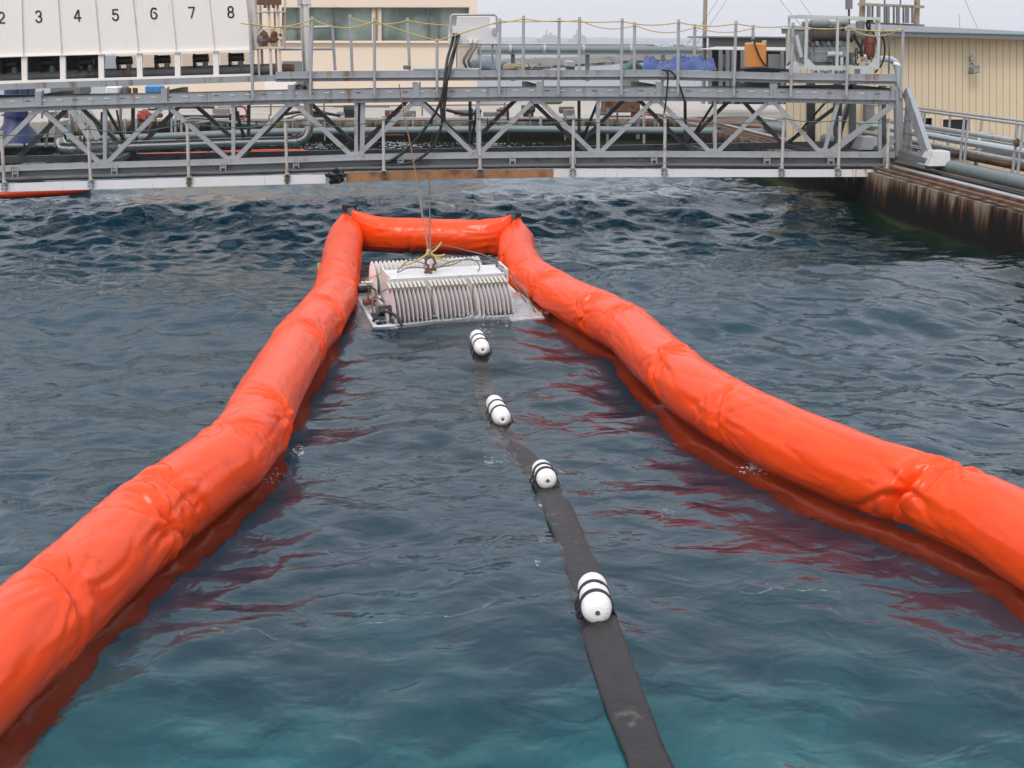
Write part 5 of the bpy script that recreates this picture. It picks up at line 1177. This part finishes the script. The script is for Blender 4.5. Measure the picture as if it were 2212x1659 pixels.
# rails on the far quay, small fittings
fq = empty('far_railing', T(-3, 41, .8), 'thin rail on short posts along the far concrete edge behind the bridge', 'railing')
for u in (585, 700, 912, 1090):
    g = G(); g.tube([atB(u, 250, 41), atB(u, 222, 41)], .03, 6); g.build('post', 'dgrey', fq)
g = G(); g.tube([atB(470, 231, 41), atB(1100, 226, 41)], .025, 6); g.build('rail', 'dgrey', fq)
g = G(); g.tube([atB(120, 303, 38.2), atB(300, 297, 38.2), atB(600, 285, 38.2), atB(1100, 279, 38.2), atB(1500, 283, 36), atB(1812, 289, 33)], .11, 12)
g.build('long_pipe', 'greenpipe', smooth='auto', label='long grey pipe crossing behind the bridge above the far water', cat='pipe')
g = G(); g.tube([atB(0, 316, 36), atB(380, 306, 36)], .07, 10); g.build('left_pipe', 'greenpipe', smooth='auto', label='thinner grey pipe behind the left part of the truss', cat='pipe')
# things on the far deck
def box_thing(u0, v0, u1, v1, b, d, m_, nm, lb, cat, bev=.03):
    g = G(); g.quad([(u0, v1), (u1, v1), (u1, v0), (u0, v0)], b, d); return g.build(nm, m_, label=lb, cat=cat, bevel=bev)
box_thing(1308, 218, 1383, 243, 41.5, 1, 'rust', 'rusty_box', 'rusty box standing on the far quay, seen through the truss', 'box')
g = G()
for i in range(9):
    c = atB(1186, 223 + i * .2, 42); n_ = 20; rad = .28 - .01 * i + .03 * (i % 3); g.tube([c + Vector((math.cos(2 * math.pi * k / n_) * rad * 1.4, math.sin(2 * math.pi * k / n_) * rad, .03 * i)) for k in range(n_ + 1)], .025, 5, caps=False)
g.build('rope_coil', mat('green_coil', (.13, .17, .09), .8), label='coil of green rope on the far quay', cat='rope')
for k, (u, b) in enumerate(((722 + 35, 41), (1141, 41))):
    rt_ = empty('mooring_winch', atB(u, 250, b), ['small black winch on the far quay, left one near the twin struts', 'small black winch on the far quay, right one below the beam'][k], 'winch', 'winches on the far quay')
    g = G(); g.box(atB(u, 245, b), (.35, .3, .30)); g.build('housing', 'black', rt_, bevel=.02)
    g = G(); c = atB(u, 235, b); g.tube([c - EA * .22, c + EA * .22], .12, 12); g.build('drum', 'black', rt_)
    g = G(); g.tube([c + EA * .2, c + EA * .3 + UZ * .15], .02, 6); g.build('handle', 'black', rt_)
# left: blue mixer, stairs, clutter
bl = empty('blue_mixer', atB(38, 300, 33), 'dark blue pump housing with a flared foot behind the left end of the bridge', 'pump')
g = G(); g.tube([atB(35, 185, 33), atB(35, 250, 33), atB(35, 268, 33), atB(37, 290, 33), atB(38, 306, 33)], [.29, .29, .31, .5, .56], 20); g.build('housing', 'bluebox', bl, smooth='auto')
g = G(); g.tube([atB(35, 249, 33), atB(35, 252, 33)], .36, 20); g.build('flange', 'bluebox', bl)
st = empty('metal_stairs', atB(185, 300, 32), 'white metal stair sloping down behind the left part of the bridge', 'stairs')
for du in (0, 22):
    g = G(); g.beam(atB(150 + du, 228, 33), atB(195 + du * .8, 300, 33), .05, .16); g.build('stringer', 'engwhite', st)
    g = G(); g.tube([atB(150 + du, 205, 33 - .3), atB(198 + du, 272, 33 - .3)], .02, 6); g.build('handrail', 'engwhite', st)
for k in range(8):
    g = G(); t = k / 8; g.quad([(lerp(150, 195, t), lerp(232, 300, t)), (lerp(172, 213, t), lerp(232, 300, t)), (lerp(172, 213, t), lerp(232, 300, t) - 2), (lerp(150, 195, t), lerp(232, 300, t) - 2)], 33, .25); g.build('tread', 'engwhite', st)
for k in range(3):
    g = G(); g.tube([atB(125 + 24 * k, 205, 32.8), atB(127 + 24 * k, 268, 32.8)], .025, 6); g.build('baluster', 'engwhite', st)
box_thing(60, 262, 126, 298, 36, 1.5, 'concrete', 'pale_plinth', 'low pale concrete plinth right of the blue pump housing', 'plinth')
box_thing(313, 185, 348, 202, 30, .5, 'lblue', 'blue_drum_box', 'bright blue container seen between the beams on the left', 'container')
box_thing(228, 187, 256, 204, 30, .5, 'pvc', 'cream_box', 'cream box seen between the beams, left of the dark valves', 'box')
for k, u in enumerate((292, 278)):
    g = G(); g.tube([atB(u, 202, 30), atB(u, 190, 30)], .06, 10); g.build('brown_bottle', 'rust', label=['right one of two brown canisters between the beams', 'left one of two brown canisters between the beams'][k], cat='canister', group='brown canisters')
box_thing(262, 186, 274, 204, 30.2, .3, 'shed', 'dark_cabinet', 'dark narrow cabinet between the beams left of the brown canisters', 'cabinet')
box_thing(108, 186, 176, 205, 31, 1, 'shed', 'dark_machine', 'dark machine mass between the beams under bay three', 'machine')
box_thing(40, 186, 62, 206, 31, .6, 'bluebox', 'blue_case', 'dark blue case between the beams at the far left', 'case')
rv = empty('red_valve', atB(515, 250, 40), 'red hand wheel valve on a post by the far pool wall', 'valve')
g = G(); g.tube([atB(513, 285, 40), atB(513, 240, 40)], .06, 8); g.build('stem', 'rust', rv)
g = G(); c = atB(519, 243, 39.9); g.tube([c + EA * .0 + Vector((0, 0, 0)) + (EA * math.cos(a) * .2 + UZ * math.sin(a) * .2) for a in np.linspace(0, 2 * math.pi, 17)], .035, 6, caps=False); g.build('hand_wheel', 'reddish', rv)
rv2 = empty('red_valve', atB(312, 258, 39), 'red valve body on the pale far deck behind the left truss', 'valve')
g = G(); g.blob(atB(312, 252, 39), .2, 2, .4, 12, 8, (1.2, .8, 1)); g.build('valve_body', 'reddish', rv2)
g = G(); g.tube([atB(302, 258, 39), atB(302, 240, 39)], .05, 8); g.build('stem', 'rust', rv2)
for k, u in enumerate((270, 295, 371, 379, 392)):
    g = G(); g.tube([atB(u, 294 if k < 2 else 290, 38.9), atB(u, 256 if k < 2 else 252, 38.9)], .035, 8)
    g.build('bollard_post', 'galv', label=['leftmost short pale post on the far deck, beyond the stairs', 'short pale post just right of the leftmost one on the far left deck', 'first of three short pale posts left of the red hand wheel', 'middle of three short pale posts left of the red hand wheel', 'last of three short pale posts, nearest the red hand wheel'][k], cat='post', group='short posts on the far left deck')
# clutter along the edge of the far pool
rk = empty('pipe_rack', T(-4, B_F + .6, .76), 'tangle of dark pipes, posts and hangers along the far pool wall behind the truss', 'pipework')
rs = random.Random(5)
for k in range(34):
    u = 40 + k * 42 + rs.uniform(-14, 14); b_ = B_F + rs.uniform(-1.0, -.2); v0 = rs.uniform(228, 262); v1 = rs.uniform(270, 312)
    g = G(); g.tube([atB(u, v0, b_), atB(u + rs.uniform(-2, 2), v1, b_)], rs.uniform(.015, .05), 6); g.build('hanger_rod', rs.choice(['dgrey', 'rust', 'black', 'shed', 'galv']), rk)
for k in range(16):
    u = rs.uniform(0, 1300); L_ = rs.uniform(40, 160); v = rs.uniform(222, 300); b_ = B_F + rs.uniform(-1.2, 3 if v < 250 else -.3)
    g = G(); g.tube(catmull([atB(u + L_ * t, v + 5 * math.sin(t * 5 + k) * (k % 2), b_) for t in (0, .33, .66, 1)], 4), rs.uniform(.02, .06), 6); g.build('loose_pipe', rs.choice(['dgrey', 'rust', 'black', 'greenpipe']), rk, smooth=True)
for k in range(18):
    u = rs.uniform(60, 1500); b_ = B_F + rs.uniform(.6, 4); g = G(); c = atB(u, 232, b_); c.z = .76 + .12; g.box(c, (rs.uniform(.2, .9), .3, rs.uniform(.12, .35)), (EA, EB, UZ)); g.build('junk_box', rs.choice(['dgrey', 'rust', 'black', 'shed', 'reddish']), rk, bevel=.02)
for k in range(22):
    u = -20 + k * 16; b_ = 35 + (k % 4) * .8; g = G(); v0 = rs.uniform(236, 275)
    g.beam(atB(u, v0, b_), atB(u + rs.uniform(-12, 18), 318, b_), .05, .05); g.build('leaning_strut', rs.choice(['dgrey', 'rust', 'black', 'shed']), rk)
# far boom strips behind the bridge
def strip_boom(pts, r, lb):
    g = G(); g.tube(catmull(pts, 8), r, 14); g.build('far_boom', 'boom', smooth=True, label=lb, cat='boom')
strip_boom([atZ(u, v, -.02) for u, v in ((300, 336), (420, 333), (520, 329), (640, 327), (668, 331))], .075, 'orange boom floating beyond the bridge, seen behind the silver pipe')
strip_boom([atZ(u, v, -.05) for u, v in ((-60, 422), (20, 421), (90, 418), (150, 414), (190, 408))], .085, 'orange boom floating under the left end of the bridge')
# splashes of turbulent water beyond the bridge
foam_patch([(700, 312, 30, 4, 160, .03), (865, 310, 22, 4, 260, .035), (930, 310, 30, 4, 90, .03), (1080, 314, 60, 3, 90, .03), (620, 312, 20, 3, 60, .03), (1250, 316, 60, 3, 60, .02)], 'far_splash', 'white splashes on the churned water beyond the bridge')
# right quay side: steel and pipes seen through the truss
for k, (u, v0, v1, b, w, m_) in enumerate(((1448 - 70, 250, 300, 39, .1, 'dgrey'), (1725, 225, 330, 33, .16, 'dgrey'), (1752, 220, 330, 31, .1, 'rust'), (1815, 218, 330, 30.5, .2, 'shed'), (1848, 220, 330, 30, .26, 'dgrey'), (1876, 225, 335, 29, .2, 'dgrey'))):
    g = G(); c0, c1 = atB(u, v1, b), atB(u, v0, b); g.beam(c0, c1, w, w); g.build('support_post', m_, label=['short dark post by the far wall', 'dark post left of the beige doorway behind the truss', 'rusty post behind the right truss bays', 'broad grey post behind the right truss bays', 'widest dark post behind the last truss bay', 'dark post next to the bridge end column'][k], cat='post', group='posts behind the right of the truss')
for k in range(7):
    g = G(); u = 1690 + k * 26; v = 262 + (k * 37) % 50; b = 31 + (k % 3); g.tube([atB(u - 40, v - 6, b), atB(u + 40, v + 4, b - .6)], .035 + .012 * (k % 3), 8)
    g.build('cross_pipe', ['galv', 'rust', 'greenpipe'][k % 3], label=['first', 'second', 'third', 'fourth', 'fifth', 'sixth', 'seventh'][k] + ' ' + ['grey', 'rusty', 'grey green'][k % 3] + ' cross pipe from the left behind the right truss bays', cat='pipe', group='pipework behind the right truss bays')
for k in range(5):
    g = G(); pts = [atB(lerp(1380, 1760, t) + k * 9, lerp(238, 300, t) + 5 * math.sin(t * 7 + k) + k * 3, lerp(43, 31, t)) for t in np.linspace(0, 1, 9)]
    g.tube(catmull(pts, 4), .03, 6); g.build('quay_hose', ['rust', 'reddish', 'greenpipe', 'galv', 'black'][k], smooth=True, label=['brown', 'red', 'grey green', 'pale', 'black'][k] + ' hose trailing along the quay right of the far pool', cat='hose', group='hoses along the right quay')

# ---------------------------------------------------------------- pier, breakwater, ships
pr = empty('pier_pipe', atB(1300, 150, 75), 'long green grey pipe on trestles crossing the bay behind the bridge', 'pipe')
g = G(); g.tube([atB(900, 110, 75), atB(1300, 107.5, 75), atB(1760, 111, 72)], .23, 12); g.build('pipe', 'greenpipe', pr, smooth='auto')
g = G(); g.beam(atB(900, 115, 75.3), atB(1760, 117, 72.3), .2, .12); g.build('walkway_beam', 'shed', pr)
for u in (1108, 1269, 1432, 1560, 950):
    g = G(); g.tube([atB(u, 111, 75.2), atB(u, 175, 75.2)], .13, 10); g.build('trestle_leg', 'greenpipe', pr)
for u in (1102, 1176, 1260, 1362, 1450):
    g = G(); c = atB(u, 107, 74.6); g.tube([c - EA * .08, c + EA * .08], .28, 14); g.build('pipe_collar', 'galv', pr)
g = G(); zz = -2.2
def shore_strip(pts, D, h, name, m_, label, cat):
    g = G(); c = [(atB(u, 95, D).x, atB(u, 95, D).y) for u, in pts]
g = G()
for i in range(90):
    u = lerp(1020, 1560, i / 89) ; t = (u - 1020) / 540; D = lerp(230, 420, t); 
    p = atB(u, 100, D); g.blob((p.x, p.y, -2.2), random.uniform(2.2, 3.4), i, .5, 7, 5, (2.4, 2.0, lerp(.55, .62, t)))
g.build('breakwater', 'rock', label='long low breakwater of dark rock crossing the bay', cat='breakwater', kind='stuff')
pier2 = G(); pier2.beam(atB(1040, 97, 420), atB(1400, 97, 520), 6, .5); o = pier2.build('jetty', 'rock', label='thin dark jetty line just above the breakwater', cat='jetty')
bh = [(1132, 1148, 97, 104, 'white'), (1148, 1157, 99, 103, 'shipgrey'), (1222, 1228, 99, 103, 'shed')]
def far_box(u0, u1, v0, v1, D, m_, par, name): g = G(); g.quad([(u0, v1), (u1, v1), (u1, v0), (u0, v0)], D, D * .01); return g.build(name, m_, par)
hb = empty('white_boathouse', atB(1439, 104, 380), 'small white boathouse on the far breakwater', 'boathouse')
far_box(1432, 1447, 97.5, 103.5, 380, 'white', hb, 'wall'); far_box(1432, 1446, 96, 97.6, 381, 'shed', hb, 'roof')
dk = empty('dock_buildings', atB(1465, 103, 600), 'row of tiny grey harbour buildings beside the white boathouse', 'buildings')
for i, (u0, u1, v0) in enumerate(((1402, 1412, 98.5), (1413, 1420, 97.5), (1449, 1458, 97), (1459, 1464, 96), (1468, 1478, 96.5), (1480, 1492, 99), (1494, 1508, 99.5))): far_box(u0, u1, v0, 101.5, 600, 'shipgrey' if i % 2 else 'rock', dk, 'building_block')
SD_ = 3000
def ship(u, s, lb):
    root = empty('grey_ship', atB(u, 93, SD_), lb, 'ship', 'grey ships on the horizon')
    def sq(pts, m_, nm, d=SD_): g = G(); g.quad(pts, d, 16); return g.build(nm, m_, root)
    sq([(u - 16 * s, 93.6), (u + 24 * s, 93.6), (u + 24 * s, 86), (u - 25 * s, 84.5)], 'shipgrey', 'hull')
    sq([(u - 14 * s, 86), (u + 22 * s, 86), (u + 22 * s, 80), (u - 11 * s, 80)], 'shipgrey', 'superstructure')
    sq([(u - 12 * s, 80), (u + 4 * s, 80), (u + 3 * s, 75), (u - 8 * s, 75)], 'shipgrey', 'bridge_house')
    sq([(u + 9 * s, 80), (u + 18 * s, 80), (u + 17 * s, 76), (u + 10 * s, 76)], 'shipgrey', 'funnel')
    sq([(u - 3.2 * s, 75), (u - 1.8 * s, 75), (u - 2 * s, 64), (u - 3 * s, 64)], 'shipgrey', 'mast')
    sq([(u + 6 * s, 80), (u + 7.4 * s, 80), (u + 7.2 * s, 70), (u + 6.2 * s, 70)], 'shipgrey', 'mast')
    sq([(u + 3 * s, 72.6), (u + 10 * s, 72.6), (u + 10 * s, 71.6), (u + 3 * s, 71.6)], 'shipgrey', 'radar_arm')
ship(1184, 1.0, 'left one of two hazy grey ships on the horizon')
ship(1249, .82, 'right one of two hazy grey ships on the horizon')
ls = G(); 
for i in range(60):
    u = lerp(1010, 1790, i / 59); p = atB(u, 92, 5200); ls.blob((p.x, p.y, -2), random.uniform(30, 60), i, .4, 8, 5, (3.0, 1, .42))
ls.build('far_shore', 'rock', kind='structure')
# small things standing between the bridge and the bay
hr = empty('gable_hut', atB(1367, 160, 52), 'small hut with a green gable roof poking above the bridge deck', 'hut')
g = G(); cL, cR, cT = atB(1346, 150, 52), atB(1390, 150, 52), atB(1367, 133, 52)
for p, q in ((cL, cT), (cT, cR)): G().beam(p, q, 1.2, .09).build('roof_slope', 'grope', hr)
G().quad([(1354, 190), (1381, 190), (1380, 140), (1355, 140)], 51.8, 1.0).build('wall', 'shed', hr)
g = G(); g.tube([atB(1367.5, 134, 52), atB(1367.5, 126, 52)], .08, 8); g.build('vent', 'shed', hr)
om = empty('outboard_cover', atB(1233, 150, 27), 'grey hooded machine cover standing behind the bridge deck', 'machine')
g = G(); g.quad([(1221, 146), (1244, 147), (1241, 131), (1223, 130)], 27, .3); g.build('hood', 'galv', om, bevel=.03)
g = G(); g.quad([(1224, 151), (1242, 151), (1241, 146), (1225, 146)], 27.05, .25); g.build('base', 'dgrey', om); g = G(); g.tube([atB(1226, 131, 27.1), atB(1226, 127, 27.1)], .03, 6); g.build('knob', 'galv', om)
bc = empty('wire_cradle', atB(1155, 151, 27), 'thin wire cradle on the deck right of the cabinet', 'cradle')
for p, q in (((1140, 136), (1146, 149)), ((1146, 149), (1168, 148)), ((1168, 148), (1166, 135)), ((1146, 149), (1166, 136))):
    g = G(); g.tube([atB(*p, 26.6), atB(*q, 26.6)], .012, 5); g.build('cradle_bar', 'wire', bc)
g = G()
for i in range(24): g.blob(atB(1092 + i * 1.6, 146 + 2 * math.sin(i), 30), .12, i, .5, 6, 4, (1.3, 1, .6))
g.build('tan_heap', mat('tan_burlap', (.3, .25, .16), .9), label='low tan heap behind the deck right of the cabinet', cat='heap', kind='stuff')
slab(1.5, 13, 55, 60, .79, .04, 'grass', 'verge')
# ---------------------------------------------------------------- hazy air over the bay
def haze():
    m = bpy.data.materials.new('haze_air'); m.use_nodes = True; t = m.node_tree; t.nodes.clear()
    o = t.nodes.new('ShaderNodeOutputMaterial'); v = t.nodes.new('ShaderNodeVolumePrincipled')
    v.inputs['Color'].default_value = (.93, .95, 1.0, 1); v.inputs['Density'].default_value = HAZE; t.links.new(v.outputs[0], o.inputs['Volume'])
    g = G(); g.box((0, 3000, 55), (14000, 6600, 130)); g.build('haze', m, kind='stuff', label='pale haze over the bay', cat='haze')
HAZE = 0.00022
haze()
